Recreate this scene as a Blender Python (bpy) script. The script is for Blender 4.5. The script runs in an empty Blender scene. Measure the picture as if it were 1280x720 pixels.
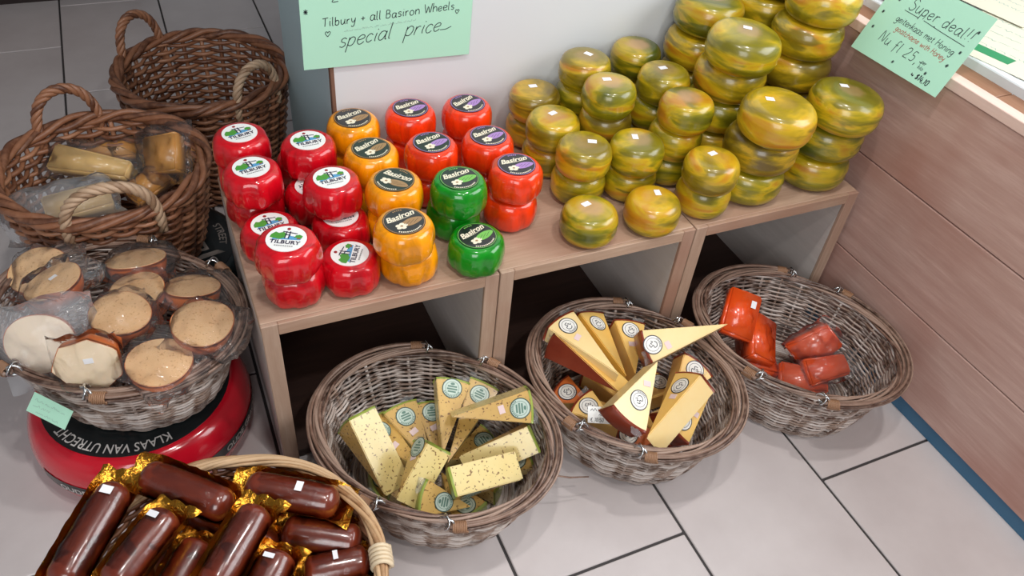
import bpy, bmesh, math, random
import numpy as np
from mathutils import Matrix, Vector

random.seed(7)
SC = bpy.context.scene
COL = SC.collection
PI = math.pi

# ------------------------------------------------------------------ camera, world, light, exposure
cam_d = bpy.data.cameras.new('camera'); cam = bpy.data.objects.new('camera', cam_d); COL.objects.link(cam)
cam_d.sensor_width = 36.0; cam_d.lens = 28.0493; cam_d.clip_start = 0.02
cam.matrix_world = Matrix(((0.913590, 0.214873, -0.345228, -0.055041), (-0.398400, 0.642981, -0.654105, -0.917527), (0.081426, 0.735123, 0.673026, 1.268342), (0.000000, 0.000000, 0.000000, 1.000000)))
SC.camera = cam

wd = bpy.data.worlds.new('world'); SC.world = wd; wd.use_nodes = True
wd.node_tree.nodes['Background'].inputs[0].default_value = (0.90, 0.95, 1.0, 1)
wd.node_tree.nodes['Background'].inputs[1].default_value = 0.15

def area(name, loc, target, sx, sy, power, color=(1, 1, 1)):
    l = bpy.data.lights.new(name, 'AREA'); l.shape = 'RECTANGLE'; l.size = sx; l.size_y = sy
    l.energy = power; l.color = color
    o = bpy.data.objects.new(name, l); COL.objects.link(o); o.location = loc
    o.rotation_euler = (Vector(target) - Vector(loc)).to_track_quat('-Z', 'Y').to_euler()
    return o
area('shop_window_light', (2.25, -0.75, 1.65), (0.6, -0.1, 0.2), 1.8, 1.2, 40, (0.95, 0.98, 1.0))
area('shop_door_light', (-1.0, -2.7, 1.9), (0.3, 0.0, 0.2), 1.5, 1.7, 46, (0.98, 0.99, 1.0))
for lx, ly in ((0.15, -0.45), (1.0, -0.35), (0.55, -1.3)):
    area('ceiling_lamp_light', (lx, ly, 2.55), (lx, ly + 0.05, 0), 0.10, 0.10, 11, (1.0, 0.97, 0.94))

SC.view_settings.view_transform = 'Standard'; SC.view_settings.look = 'None'
SC.view_settings.exposure = 0.0; SC.view_settings.gamma = 1.0; SC.view_settings.use_curve_mapping = False

# ------------------------------------------------------------------ helpers
def lin(r, g, b):
    f = lambda c: (c / 255 / 12.92) if c / 255 <= 0.04045 else ((c / 255 + 0.055) / 1.055) ** 2.4
    return (f(r), f(g), f(b), 1.0)

class MB:
    """collects shapes, then builds ONE mesh object"""
    def __init__(self): self.v = []; self.f = []; self.m = []; self.s = []; self.n = 0
    def add(self, verts, faces, mat=0, smooth=True):
        b = self.n
        vl = verts.tolist() if hasattr(verts, 'tolist') else [tuple(p) for p in verts]
        self.v += vl; self.n += len(vl)
        self.f += [[i + b for i in q] for q in faces]
        self.m += [mat] * len(faces); self.s += [smooth] * len(faces)
        return self
    def box(self, lo, hi, mat=0, bev=0.0):
        bm = bmesh.new(); bmesh.ops.create_cube(bm, size=1)
        for v in bm.verts: v.co = Vector([lo[i] + (v.co[i] + .5) * (hi[i] - lo[i]) for i in range(3)])
        if bev: bmesh.ops.bevel(bm, geom=bm.edges[:], offset=bev, segments=1, affect='EDGES')
        return self.bm(bm, mat, False)
    def bm(self, bm, mat=0, smooth=True):
        bm.verts.index_update()
        self.add([v.co[:] for v in bm.verts], [[v.index for v in f.verts] for f in bm.faces], mat, smooth); bm.free(); return self
    def tube(self, P, r, sides=5, closed=False, mat=0, caps=True):
        P = np.asarray(P, float); n = len(P)
        if closed: T = np.roll(P, -1, 0) - np.roll(P, 1, 0)
        else: T = np.gradient(P, axis=0)
        T /= np.linalg.norm(T, axis=1)[:, None] + 1e-12
        up = np.tile(np.array([0, 0, 1.]), (n, 1)); up[np.abs(T[:, 2]) > .9] = (1., 0, 0)
        A = np.cross(T, up); A /= np.linalg.norm(A, axis=1)[:, None] + 1e-12
        for i in range(1, n):                      # keep the frame from flipping
            if (A[i] * A[i - 1]).sum() < -0.2: A[i] = -A[i]
        B = np.cross(T, A)
        r = np.broadcast_to(np.asarray(r, float), (n,))
        th = np.arange(sides) * 2 * PI / sides
        V = P[:, None] + r[:, None, None] * (np.cos(th)[None, :, None] * A[:, None] + np.sin(th)[None, :, None] * B[:, None])
        F = []
        for i in range(n if closed else n - 1):
            j = (i + 1) % n
            for k in range(sides):
                l = (k + 1) % sides
                F.append((i * sides + k, i * sides + l, j * sides + l, j * sides + k))
        if not closed and caps: F.append(tuple(range(sides))[::-1]); F.append(tuple((n - 1) * sides + k for k in range(sides)))
        return self.add(V.reshape(-1, 3), F, mat)
    def lathe(self, prof, n=40, mat=0, rf=None, mats=None):
        m = len(prof); V = []
        for i, (r, z) in enumerate(prof):
            for k in range(n):
                a = 2 * PI * k / n; q = r * (rf(a, i / (m - 1), z) if rf else 1)
                V.append((q * math.cos(a), q * math.sin(a), z))
        for i in range(m - 1):
            F = [(i * n + k, i * n + (k + 1) % n, (i + 1) * n + (k + 1) % n, (i + 1) * n + k) for k in range(n)]
            self.f += [[x + self.n for x in q] for q in F]; self.m += [mats[i] if mats else mat] * n; self.s += [True] * n
        for ring, rev in ((0, True), (m - 1, False)):
            if prof[ring][0] > 1e-6:
                q = [self.n + ring * n + k for k in range(n)]
                self.f.append(q[::-1] if rev else q); self.m.append(mats[min(ring, m - 2)] if mats else mat); self.s.append(False)
        self.v += V; self.n += len(V); return self
    def poly(self, pts, z=0.0, mat=0):
        return self.add([(x, y, z) for x, y in pts], [list(range(len(pts)))], mat, False)
    def disc(self, r, z0, z1, mat=0, n=36, cx=0, cy=0, ry=None):
        ry = ry or r
        V = [(cx + r * math.cos(2 * PI * k / n), cy + ry * math.sin(2 * PI * k / n), z) for z in (z0, z1) for k in range(n)]
        F = [[k, (k + 1) % n, n + (k + 1) % n, n + k] for k in range(n)] + [list(range(n, 2 * n)), list(range(n))[::-1]]
        return self.add(V, F, mat, False)
    def ring(self, r0, r1, z, mat=0, n=40, cx=0, cy=0):
        V = [(cx + r * math.cos(2 * PI * k / n), cy + r * math.sin(2 * PI * k / n), z) for r in (r0, r1) for k in range(n)]
        return self.add(V, [[k, n + k, n + (k + 1) % n, (k + 1) % n] for k in range(n)], mat, False)
    def stroke(self, pts, w, z=0.0, mat=0):
        """flat ink line"""
        P = np.asarray(pts, float); T = np.gradient(P, axis=0); T /= np.linalg.norm(T, axis=1)[:, None] + 1e-12
        N = np.stack([-T[:, 1], T[:, 0]], 1) * w / 2; n = len(P)
        V = [(x, y, z) for x, y in P + N] + [(x, y, z) for x, y in P - N]
        return self.add(V, [[i, n + i, n + i + 1, i + 1] for i in range(n - 1)], mat, False)
    def build(self, name, mats, parent=None, stuff=False):
        me = bpy.data.meshes.new(name); me.from_pydata(self.v, [], self.f)
        me.polygons.foreach_set('material_index', self.m); me.polygons.foreach_set('use_smooth', self.s)
        for m in (mats if isinstance(mats, (list, tuple)) else [mats]): me.materials.append(m)
        me.update()
        return link(name, me, parent, stuff)

def link(name, data, parent=None, stuff=False):
    o = bpy.data.objects.new(name, data); COL.objects.link(o)
    if parent: o.parent = parent
    if stuff: o['kind'] = 'stuff'
    return o
def tag(o, label=None, cat=None, group=None, kind=None):
    if label: o['label'] = label
    if cat: o['category'] = cat
    if group: o['group'] = group
    if kind: o['kind'] = kind
    return o
def thing(name, label, cat, loc=(0, 0, 0), rz=0.0, group=None):
    o = link(name, None); o.location = loc; o.rotation_euler = (0, 0, rz); o.empty_display_size = .02
    return tag(o, label, cat, group)
def dup(src, parent=None):
    c = src.copy(); COL.objects.link(c)
    if parent: c.parent = parent
    for ch in src.children: dup(ch, c)
    return c
def frame(o, origin, X, Z=None, Y=None):
    """put o at origin with local x along X and local z near Z (or local y near Y)"""
    X = Vector(X).normalized()
    if Z is not None:
        Z = Vector(Z); Z = (Z - X * Z.dot(X)).normalized(); Y = Z.cross(X)
    else:
        Y = Vector(Y); Y = (Y - X * Y.dot(X)).normalized(); Z = X.cross(Y)
    m = Matrix((X, Y, Z)).transposed().to_4x4(); m.translation = Vector(origin); o.matrix_world = m
    return o

# text: printed (built-in font, baked to polygons) and handwritten (own stroke alphabet)
def text_polys(s, size, shear=0.0, weight=0.0, spacing=1.0):
    cu = bpy.data.curves.new('t', 'FONT'); cu.body = s; cu.size = size; cu.shear = shear; cu.offset = weight; cu.space_character = spacing
    cu.align_x = 'CENTER'; cu.resolution_u = 3; cu.fill_mode = 'FRONT'
    ob = bpy.data.objects.new('t', cu); COL.objects.link(ob)
    dg = bpy.context.evaluated_depsgraph_get(); dg.update()
    me = bpy.data.meshes.new_from_object(ob.evaluated_get(dg))
    V = np.array([v.co[:] for v in me.vertices]); F = [list(p.vertices) for p in me.polygons]
    bpy.data.objects.remove(ob); bpy.data.curves.remove(cu); bpy.data.meshes.remove(me)
    return V, F
def put_text(mb, s, size, x, y, z, mat, rot=0.0, arc=0.0, xs=1.0, **k):
    V, F = text_polys(s, size, **k); V = V * np.array([xs, 1, 1])
    if arc:                                         # bend round a circle of this radius; arc < 0 reads from outside, feet inwards
        R = abs(arc); a = V[:, 0] / R
        if arc > 0: V[:, 0], V[:, 1] = (R + V[:, 1]) * np.sin(a), (R + V[:, 1]) * np.cos(a) - R
        else: V[:, 0], V[:, 1] = (R - V[:, 1]) * np.sin(a), R - (R - V[:, 1]) * np.cos(a)
    c, s_ = math.cos(rot), math.sin(rot)
    W = np.stack([x + V[:, 0] * c - V[:, 1] * s_, y + V[:, 0] * s_ + V[:, 1] * c, np.full(len(V), z)], 1)
    mb.add(W, F, mat, False)

GLYPH = {
 'a': (4, '3.4,3.2 2.6,4 1,4 .1,2.6 .2,.8 1.2,0 2.4,.5 3.4,3 3.5,4|3.5,4 3.3,1.5 3.6,.1 4.1,.3'),
 'b': (3.6, '.2,7 .2,3 .2,0|.2,2.6 1.2,4 2.8,3.7 3.3,2 2.6,.3 1.2,0 .2,.9'),
 'c': (3.2, '3,3.2 2,4 .8,3.6 .1,2 .8,.3 2,0 3.1,.8'),
 'd': (3.8, '3.2,3.2 2,4 .6,3.4 .1,1.8 .8,.2 2,.2 3.2,2|3.3,7 3.3,2 3.4,0'),
 'e': (3.4, '.2,2 1.6,2.1 3,2.6 2.8,3.7 1.6,4 .4,3.2 .1,1.6 .8,.2 2,0 3.2,.9'),
 'f': (3.0, '2.8,6.6 1.8,7 1.1,6 1.1,3 1.1,-1.5|0,3.6 2.4,3.8'),
 'g': (3.8, '3.2,3.4 2,4 .6,3.4 .2,1.8 1,.4 2.2,.6 3.2,3 3.3,3.8|3.3,3.8 3.2,0 2.6,-2.4 1.2,-3 .1,-2'),
 'h': (3.6, '.2,7 .2,0|.2,2.4 1.4,3.9 2.6,3.8 3.1,2.4 3.2,0'),
 'i': (1.2, '.5,4 .4,1.4 .7,0|.55,5.6 .75,5.9'),
 'k': (3.2, '.3,7 .2,0|2.7,4 .3,1.8 1.4,1.8 3,0'),
 'l': (1.4, '.4,7 .3,2 .5,.2 1,.1'),
 'm': (5.4, '.2,4 .2,0|.2,2.4 1.2,3.9 2.2,3.6 2.5,0|2.5,2.4 3.6,3.9 4.6,3.6 4.9,0'),
 'n': (3.6, '.2,4 .2,0|.2,2.4 1.4,3.9 2.6,3.8 3.1,2.4 3.2,0'),
 'o': (3.8, '1.8,4 .5,3.4 .1,1.8 .8,.2 2.2,0 3.3,1.2 3.2,3 2,4 1.4,3.9'),
 'p': (3.6, '.3,4 .2,-3|.2,2.6 1.4,4 2.9,3.6 3.3,2 2.5,.3 1.2,0 .2,.8'),
 'r': (2.8, '.3,4 .3,0|.3,2.4 1.2,3.8 2.5,3.9'),
 's': (3.0, '2.7,3.4 1.6,4 .5,3.4 .7,2.4 2.2,1.8 2.6,.8 1.6,0 .2,.4'),
 't': (2.6, '1.1,6 1,1 1.5,0 2.4,.4|0,4 2.3,4.1'),
 'u': (3.8, '.2,4 .2,1.4 .9,.1 2.2,.4 3.1,2.4 3.2,4|3.2,4 3.2,.8 3.7,0'),
 'v': (3.2, '.1,4 1.5,0 3,4'),
 'w': (5.0, '.1,4 1.2,0 2.4,3.4 3.6,0 4.8,4'),
 'y': (3.6, '.2,4 .4,1.6 1.6,.6 3,2.4|3.3,4 2.8,0 2,-2.4 .8,-3 0,-2.2'),
 'T': (4.6, '0,6.8 2.4,7 4.8,7.2|2.4,7 2.3,3 2.1,0'),
 'B': (4.2, '.4,7 .3,0|.4,7 2.6,6.8 3.2,5.4 2.2,4 .4,3.8|.4,3.8 3,3.6 3.8,1.8 2.6,.1 .3,0'),
 'W': (6.4, '.1,7 1.6,0 3.1,5 4.6,0 6.2,7'),
 'S': (4.0, '3.6,6.2 2.2,7.1 .6,6.4 .6,4.6 2.4,3.7 3.6,2.4 2.8,.3 1,0 0,.9'),
 'H': (4.6, '.3,7 .2,0|4,7 3.9,0|.2,3.4 4,3.7'),
 'N': (4.4, '.2,0 .5,7 3.4,.2 3.9,7'),
 '2': (4.0, '.3,5.8 1.2,7 2.8,6.8 3.1,5 1.6,2.4 .2,.1 3.5,.2'),
 '5': (3.8, '3.3,7 .8,6.9 .6,4 2.4,4.2 3.2,2.4 2.4,.3 .2,.3'),
 '1': (2.0, '.2,5.6 1.1,7 1,0'),
 '4': (4.0, '1.6,7 .2,2.4 3.6,2.5|2.8,4.6 2.6,-.4'),
 '0': (4.0, '1.8,7 .4,5.8 .2,2 1.4,0 3,1 3.3,4.6 2.4,6.8 1.6,7'),
 '+': (3.6, '.2,2.4 3.2,2.6|1.7,4 1.7,1'),
 '!': (1.6, '.9,7 .6,2|.5,.4 .6,0'),
 ',': (1.4, '.7,.5 .3,-1.2'), '.': (1.2, '.4,.3 .6,0'), '-': (2.6, '.2,2.4 2.3,2.5'),
 '$': (4.0, '3.4,5.8 2,6.6 .6,5.6 .8,4.2 3,3 3.2,1.4 1.8,.4 .2,1.2|2,7.6 1.8,-.6'),
 '€': (4.2, '3.8,6.2 2.4,7 1,5.8 .6,3.4 1.2,.9 2.6,0 3.8,.8|0,4.3 2.8,4.4|0,2.8 2.6,2.9'),
 '<': (5.0, '2.2,0 .2,2.8 .5,4.4 1.6,4.6 2.3,3.4 3.2,4.6 4.3,4.2 4.4,2.8 2.2,0'),
 '*': (3.6, '.3,.6 3.1,3.6|.4,3.5 3,.5|1.7,4.2 1.7,0|.1,2.1 3.3,2.1'),
 '>': (4, '.3,4 .3,1.6 3.2,1.5|2.2,2.6 3.3,1.5 2.2,.5'),
}
def smooth2(p, k=4):
    p = np.asarray(p, float)
    if len(p) < 3: return np.array([p[0] + (p[-1] - p[0]) * t for t in np.linspace(0, 1, 4)])
    q = np.vstack([2 * p[0] - p[1], p, 2 * p[-1] - p[-2]]); out = []
    for i in range(1, len(q) - 2):
        for t in np.arange(k) / k:
            out.append(.5 * (2 * q[i] + (q[i + 1] - q[i - 1]) * t + (2 * q[i - 1] - 5 * q[i] + 4 * q[i + 1] - q[i + 2]) * t * t + (3 * q[i] - q[i - 1] - 3 * q[i + 1] + q[i + 2]) * t ** 3))
    out.append(q[-2]); return np.array(out)
def handwrite(mb, s, x, y, size, rot=0.0, slant=0.1, w=0.0012, z=0.0, mat=0, gap=0.9, joined=False, rnd=random.Random(3)):
    """writes s with its baseline starting at (x, y); size = x-height; returns the width"""
    u = size / 4; cx = 0; c, sn = math.cos(rot), math.sin(rot); last = None
    for ch in s:
        if ch == ' ': cx += 3.2; last = None; continue
        adv, src = GLYPH[ch]; dy = rnd.uniform(-.25, .25); sc = rnd.uniform(.94, 1.07)
        strokes = [[tuple(map(float, q.split(','))) for q in st.split(' ')] for st in src.split('|')]
        if joined and last is not None:
            strokes.append([last, (last[0] + .3 + (cx + strokes[0][0][0] - last[0]) * .4 - cx * 0, last[1] - .1), (cx + strokes[0][0][0], strokes[0][0][1])])
            strokes[-1] = [(a - cx, b) for a, b in strokes[-1]]
        for st in strokes:
            P = smooth2(st); P = np.stack([cx + P[:, 0] * sc + P[:, 1] * slant, P[:, 1] * sc + dy], 1) * u
            mb.stroke(np.stack([x + P[:, 0] * c - P[:, 1] * sn, y + P[:, 0] * sn + P[:, 1] * c], 1), w, z, mat)
        e = [tuple(map(float, q.split(','))) for q in src.split('|')[0 if ch in 'it' else -1].split(' ')][-1]
        last = (cx + e[0], e[1])
        cx += adv + gap
    return cx * u
def scribble(mb, x, y, width, size, rot, w, z, mat, rnd):
    """an illegible written line"""
    n = max(6, int(width / size * 2.2)); P = []
    for i in range(n):
        P.append((x + width * i / n, y + size * rnd.uniform(0, 1) * (1 if i % 2 else .15)))
    c, s = math.cos(rot), math.sin(rot)
    P = [(x + (a - x) * c - (b - y) * s, y + (a - x) * s + (b - y) * c) for a, b in P]
    k = 0
    while k < n - 2:
        m = min(n - k, rnd.randint(4, 8)); mb.stroke(smooth2(P[k:k + m], 2), w, z, mat); k += m

# ------------------------------------------------------------------ materials
def mat(name, col=(.8, .8, .8, 1), rough=.5, metal=0.0, coat=0.0, coat_r=.08, spec=.5, sss=0.0):
    m = bpy.data.materials.new(name); m.use_nodes = True; b = m.node_tree.nodes['Principled BSDF']
    b.inputs['Base Color'].default_value = col; b.inputs['Roughness'].default_value = rough; b.inputs['Metallic'].default_value = metal
    b.inputs['Coat Weight'].default_value = coat; b.inputs['Coat Roughness'].default_value = coat_r
    b.inputs['Specular IOR Level'].default_value = spec
    if sss: b.inputs['Subsurface Weight'].default_value = sss; b.inputs['Subsurface Radius'].default_value = (.01, .006, .003); b.inputs['Subsurface Scale'].default_value = .5
    return m
class NT:
    def __init__(s, m): s.t = m.node_tree; s.b = s.t.nodes['Principled BSDF']
    def n(s, kind, **k):
        x = s.t.nodes.new(kind)
        for a, v in k.items():
            if a in x.inputs: x.inputs[a].default_value = v
            else: setattr(x, a, v)
        return x
    def l(s, a, b): s.t.links.new(a, b)
    def ramp(s, fac, stops):
        r = s.n('ShaderNodeValToRGB'); e = r.color_ramp.elements
        while len(e) < len(stops): e.new(.5)
        for el, (p, c) in zip(e, stops): el.position = p; el.color = c
        s.l(fac, r.inputs[0]); return r.outputs[0]
    def coords(s, scale=(1, 1, 1), rnd=True):
        tc = s.n('ShaderNodeTexCoord'); mp = s.n('ShaderNodeMapping'); mp.inputs['Scale'].default_value = scale
        if rnd:
            oi = s.n('ShaderNodeObjectInfo'); mu = s.n('ShaderNodeMath', operation='MULTIPLY'); mu.inputs[1].default_value = 37.0
            ad = s.n('ShaderNodeVectorMath', operation='ADD'); s.l(oi.outputs['Random'], mu.inputs[0])
            s.l(tc.outputs['Object'], ad.inputs[0]); s.l(mu.outputs[0], ad.inputs[1]); s.l(ad.outputs[0], mp.inputs[0])
        else: s.l(tc.outputs['Object'], mp.inputs[0])
        return mp.outputs[0]
    def noise(s, vec, scale, detail=4, rough=.55, dist=0.0):
        x = s.n('ShaderNodeTexNoise'); x.inputs['Scale'].default_value = scale; x.inputs['Detail'].default_value = detail
        x.inputs['Roughness'].default_value = rough; x.inputs['Distortion'].default_value = dist
        s.l(vec, x.inputs['Vector']); return x.outputs['Fac']
    def mix(s, fac, a, b):
        x = s.n('ShaderNodeMix', data_type='RGBA')
        for sock, v in ((x.inputs[0], fac), (x.inputs[6], a), (x.inputs[7], b)):
            if hasattr(v, 'node'): s.l(v, sock)
            else: sock.default_value = v
        return x.outputs[2]
    def bump(s, h, strength=.2, dist=.001):
        x = s.n('ShaderNodeBump'); x.inputs['Strength'].default_value = strength; x.inputs['Distance'].default_value = dist
        s.l(h, x.inputs['Height']); s.l(x.outputs[0], s.b.inputs['Normal'])
    def col(s, c): s.l(c, s.b.inputs['Base Color'])

def wood(name, c1, c2, axis=0, rough=.55, stain=None, sc=1.0):
    m = mat(name, rough=rough); t = NT(m)
    s = [16 * sc] * 3; s[axis] = 1.2 * sc
    v = t.coords(tuple(s)); n1 = t.noise(v, 4.0, 6, .6, .12); n2 = t.noise(v, 18.0, 3, .6)
    c = t.mix(n2, t.ramp(n1, [(.25, c1), (.55, tuple((np.array(c1) + np.array(c2)) / 2)), (.8, c2)]), c1)
    if stain:
        q = t.noise(t.coords((2.2, 2.2, 2.2)), 1.6, 3, .5); f = t.ramp(q, [(.45, (0, 0, 0, 1)), (.72, (.8, .8, .8, 1))])
        c = t.mix(f, c, stain)
    t.col(c); t.bump(n1, .25, .002); return m
def fibre(name, stops, rough=.5):
    """willow: every cane its own tone"""
    m = mat(name, rough=rough); t = NT(m); g = t.n('ShaderNodeNewGeometry')
    base = t.ramp(g.outputs['Random Per Island'], stops)
    n = t.noise(t.coords((1, 1, 1), False), 60, 3, .6); c = t.mix(t.ramp(n, [(.4, (0, 0, 0, 1)), (.75, (.55, .55, .55, 1))]), base, stops[-1][1])
    t.col(c); t.bump(n, .3, .001); return m

M = {}
M['ink'] = mat('ink', lin(38, 44, 52), .6); M['red_ink'] = mat('red_ink', lin(176, 74, 52), .6); M['pale_ink'] = mat('pale_ink', lin(150, 178, 168), .6)
M['mint'] = mat('mint_paper', lin(176, 226, 200), .8)
M['white'] = mat('white_paper', lin(240, 240, 238), .55)
M['sticker'] = mat('sticker', lin(246, 246, 250), .45)
M['black'] = mat('black_print', lin(26, 27, 30), .3, coat=.5)
M['cream'] = mat('cream_print', lin(238, 228, 205), .4); M['navy'] = mat('navy_print', lin(44, 36, 66), .4)
M['grassgreen'] = mat('green_print', lin(78, 152, 58), .4); M['watersky'] = mat('blue_print', lin(92, 158, 205), .4)
M['brownprint'] = mat('brown_print', lin(150, 92, 54), .4); M['redprint'] = mat('red_print', lin(150, 30, 40), .4)
M['lilac'] = mat('lilac_print', lin(170, 132, 196), .4); M['tanprint'] = mat('tan_print', lin(164, 128, 88), .4); M['leafprint'] = mat('leaf_print', lin(120, 190, 88), .4)
M['greyprint'] = mat('grey_print', lin(150, 150, 150), .4)
M['wire'] = mat('zinc_wire', lin(205, 208, 210), .25, 1.0)
M['panel_white'] = mat('white_panel', lin(214, 217, 220), .5)
M['panel_shaded'] = mat('shaded_white_panel', lin(196, 222, 228), .5)  # shaded end of the white panel, its shade put into the blue-grey colour
M['edge_brown'] = mat('brown_edge', lin(120, 88, 72), .6)
M['grout'] = mat('dark_grout', lin(62, 58, 58), .8)
M['kick'] = mat('blue_kickplate', lin(58, 104, 136), .5)
t_ = mat('floor_tile', rough=.33); k = NT(t_); n_ = k.noise(k.coords((1, 1, 1)), 5, 5, .6); k.col(k.ramp(n_, [(.3, lin(196, 187, 186)), (.7, lin(209, 201, 200))])); k.bump(k.noise(k.coords((1, 1, 1)), 90, 2), .05, .001); M['tile'] = t_
M['crate'] = wood('crate_wood', lin(166, 134, 112), lin(216, 190, 168), 0, .55, lin(158, 118, 98))
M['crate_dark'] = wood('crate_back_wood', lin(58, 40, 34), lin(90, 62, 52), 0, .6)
M['crate_side_lit'] = wood('lit_crate_side_wood', lin(196, 186, 180), lin(222, 214, 208), 1, .5)  # same crate wood, light on the inner sides put into a pale grey
M['crate_front'] = wood('crate_front_wood', lin(166, 136, 116), lin(212, 188, 168), 2, .6, lin(158, 116, 98))
M['plank'] = wood('plank_wood', lin(180, 144, 132), lin(228, 198, 188), 1, .42, lin(164, 112, 98), .9)
M['rawtrim'] = wood('pale_trim_wood', lin(222, 190, 176), lin(236, 210, 198), 1, .6)
M['sill'] = wood('brown_sill_wood', lin(140, 98, 72), lin(176, 130, 100), 1, .5)
M['walnut'] = wood('cabinet_wood', lin(110, 78, 60), lin(150, 110, 88), 0, .5)
M['darkvoid'] = mat('dark_plinth', lin(40, 28, 26), .7)
M['willow_grey'] = fibre('grey_willow', [(0, lin(84, 60, 48)), (.40, lin(152, 126, 110)), (1, lin(230, 221, 215))], .36)
M['willow_rim'] = fibre('rim_willow', [(0, lin(64, 42, 34)), (.5, lin(112, 82, 68)), (1, lin(176, 150, 134))], .34)
M['willow_brown'] = fibre('brown_willow', [(0, lin(86, 50, 34)), (.5, lin(132, 84, 58)), (1, lin(168, 118, 88))], .42)
M['willow_blond'] = fibre('blond_willow', [(0, lin(150, 108, 72)), (.5, lin(192, 152, 110)), (1, lin(216, 184, 146))], .45)
M['rope_pale'] = fibre('pale_rope_willow', [(0, lin(140, 108, 82)), (.5, lin(176, 144, 116)), (1, lin(198, 170, 142))], .5)
M['cane'] = mat('wrap_cane', lin(150, 112, 84), .45); M['cane_white'] = mat('white_wrap_cane', lin(222, 202, 170), .5)

def wax(name, col, rough=.3):
    m = mat(name, col, rough, coat=.9, coat_r=.04, spec=.3); t = NT(m)
    n = t.noise(t.coords((1, 1, .35)), 34, 3, .6, .8); dk = tuple(c * .66 for c in col[:3]) + (1,)
    t.col(t.mix(t.ramp(n, [(.36, (1, 1, 1, 1)), (.56, (0, 0, 0, 1))]), col, dk))
    w = t.noise(t.coords((1, 1, .4)), 46, 2, .5, 1.2)
    x = t.n('ShaderNodeBump'); x.inputs['Strength'].default_value = .22; x.inputs['Distance'].default_value = .002; t.l(w, x.inputs['Height'])
    t.l(x.outputs[0], t.b.inputs['Coat Normal']); t.bump(n, .2, .003); return m
M['wax_red'] = wax('red_wax', lin(208, 6, 26)); M['wax_orange'] = wax('red_orange_wax', lin(244, 58, 10))
M['wax_amber'] = wax('amber_wax', lin(252, 158, 2)); M['wax_green'] = wax('green_wax', lin(10, 140, 22))

g_ = mat('goat_cheese_rind', rough=.34, coat=.6, coat_r=.14); t = NT(g_)
oi = t.n('ShaderNodeObjectInfo')
v1 = t.coords((8, 8, 30)); na = t.noise(v1, 1.0, 4, .55, .7); nb = t.noise(t.coords((9, 9, 40)), .8, 3, .5, .6)
base = t.ramp(na, [(.36, lin(44, 58, 8)), (.46, lin(132, 122, 12)), (.54, lin(204, 168, 24)), (.66, lin(190, 108, 22))])
base = t.mix(t.ramp(nb, [(.56, (0, 0, 0, 1)), (.63, (.9, .9, .9, 1))]), base, lin(46, 60, 12))
tint = t.ramp(oi.outputs['Random'], [(0, lin(166, 112, 40)), (.3, lin(208, 166, 28)), (.65, lin(184, 168, 22)), (1, lin(104, 110, 16))]); base = t.mix(.30, base, tint)
sx = t.n('ShaderNodeSeparateXYZ'); tc = t.n('ShaderNodeTexCoord'); t.l(tc.outputs['Object'], sx.inputs[0])
h_ = t.n('ShaderNodeCombineXYZ'); t.l(sx.outputs[0], h_.inputs[0]); t.l(sx.outputs[1], h_.inputs[1])
ln = t.n('ShaderNodeVectorMath', operation='LENGTH'); t.l(h_.outputs[0], ln.inputs[0])
rr = t.n('ShaderNodeMath', operation='ADD'); t.l(ln.outputs['Value'], rr.inputs[0])
nn = t.noise(t.coords((1, 1, 1)), 60, 3); sc_ = t.n('ShaderNodeMath', operation='MULTIPLY'); sc_.inputs[1].default_value = .012; t.l(nn, sc_.inputs[0]); t.l(sc_.outputs[0], rr.inputs[1])
cap = t.ramp(rr.outputs[0], [(.022, (.65, .65, .65, 1)), (.034, (0, 0, 0, 1))])
zt = t.n('ShaderNodeMath', operation='GREATER_THAN'); zt.inputs[1].default_value = .045; t.l(sx.outputs[2], zt.inputs[0])
cf = t.n('ShaderNodeMath', operation='MULTIPLY'); t.l(cap, cf.inputs[0]); t.l(zt.outputs[0], cf.inputs[1])
pr = t.n('ShaderNodeMath', operation='MULTIPLY'); t.l(cf.outputs[0], pr.inputs[0]); t.l(oi.outputs['Random'], pr.inputs[1])
t.col(t.mix(pr.outputs[0], base, lin(196, 150, 116))); t.bump(t.noise(t.coords((1, 1, 1)), 120, 3), .12, .001); M['goat'] = g_

def cheese(name, a, b, speck=None, sp_scale=110, rough=.4, coat=.5):
    m = mat(name, rough=rough, coat=coat, coat_r=.12, sss=.12); t = NT(m)
    c = t.ramp(t.noise(t.coords((1, 1, 1)), 14, 4, .6), [(.3, a), (.7, b)])
    if speck:
        n = t.noise(t.coords((1, 1, 1)), sp_scale, 1, .4); c = t.mix(t.ramp(n, [(.64, (0, 0, 0, 1)), (.68, (.85, .85, .85, 1))]), c, speck)
    t.col(c); t.bump(t.noise(t.coords((1, 1, 1)), 40, 3), .15, .002); return m
M['paste_herb'] = cheese('herb_cheese_paste', lin(222, 198, 128), lin(234, 214, 152), lin(112, 70, 24), 210)
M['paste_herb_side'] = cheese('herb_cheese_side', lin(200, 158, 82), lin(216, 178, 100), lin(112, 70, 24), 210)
M['rind_green'] = cheese('green_rind', lin(142, 162, 62), lin(170, 182, 90))
M['paste_gold'] = cheese('golden_paste', lin(240, 190, 96), lin(246, 206, 122)); M['paste_pale'] = cheese('pale_paste', lin(244, 212, 146), lin(248, 222, 164))
M['paste_deep'] = cheese('deep_yellow_paste', lin(232, 172, 60), lin(240, 186, 80)); M['rind_brown'] = cheese('brown_rind', lin(128, 44, 24), lin(150, 62, 34))
M['paste_tan'] = cheese('smoked_paste', lin(226, 180, 130), lin(234, 194, 146), lin(202, 154, 104), 260); M['paste_cream'] = cheese('cream_paste', lin(246, 222, 188), lin(250, 228, 198))
M['rind_orange'] = cheese('smoked_rind', lin(206, 98, 38), lin(224, 122, 56), lin(140, 50, 20), 30)
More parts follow.
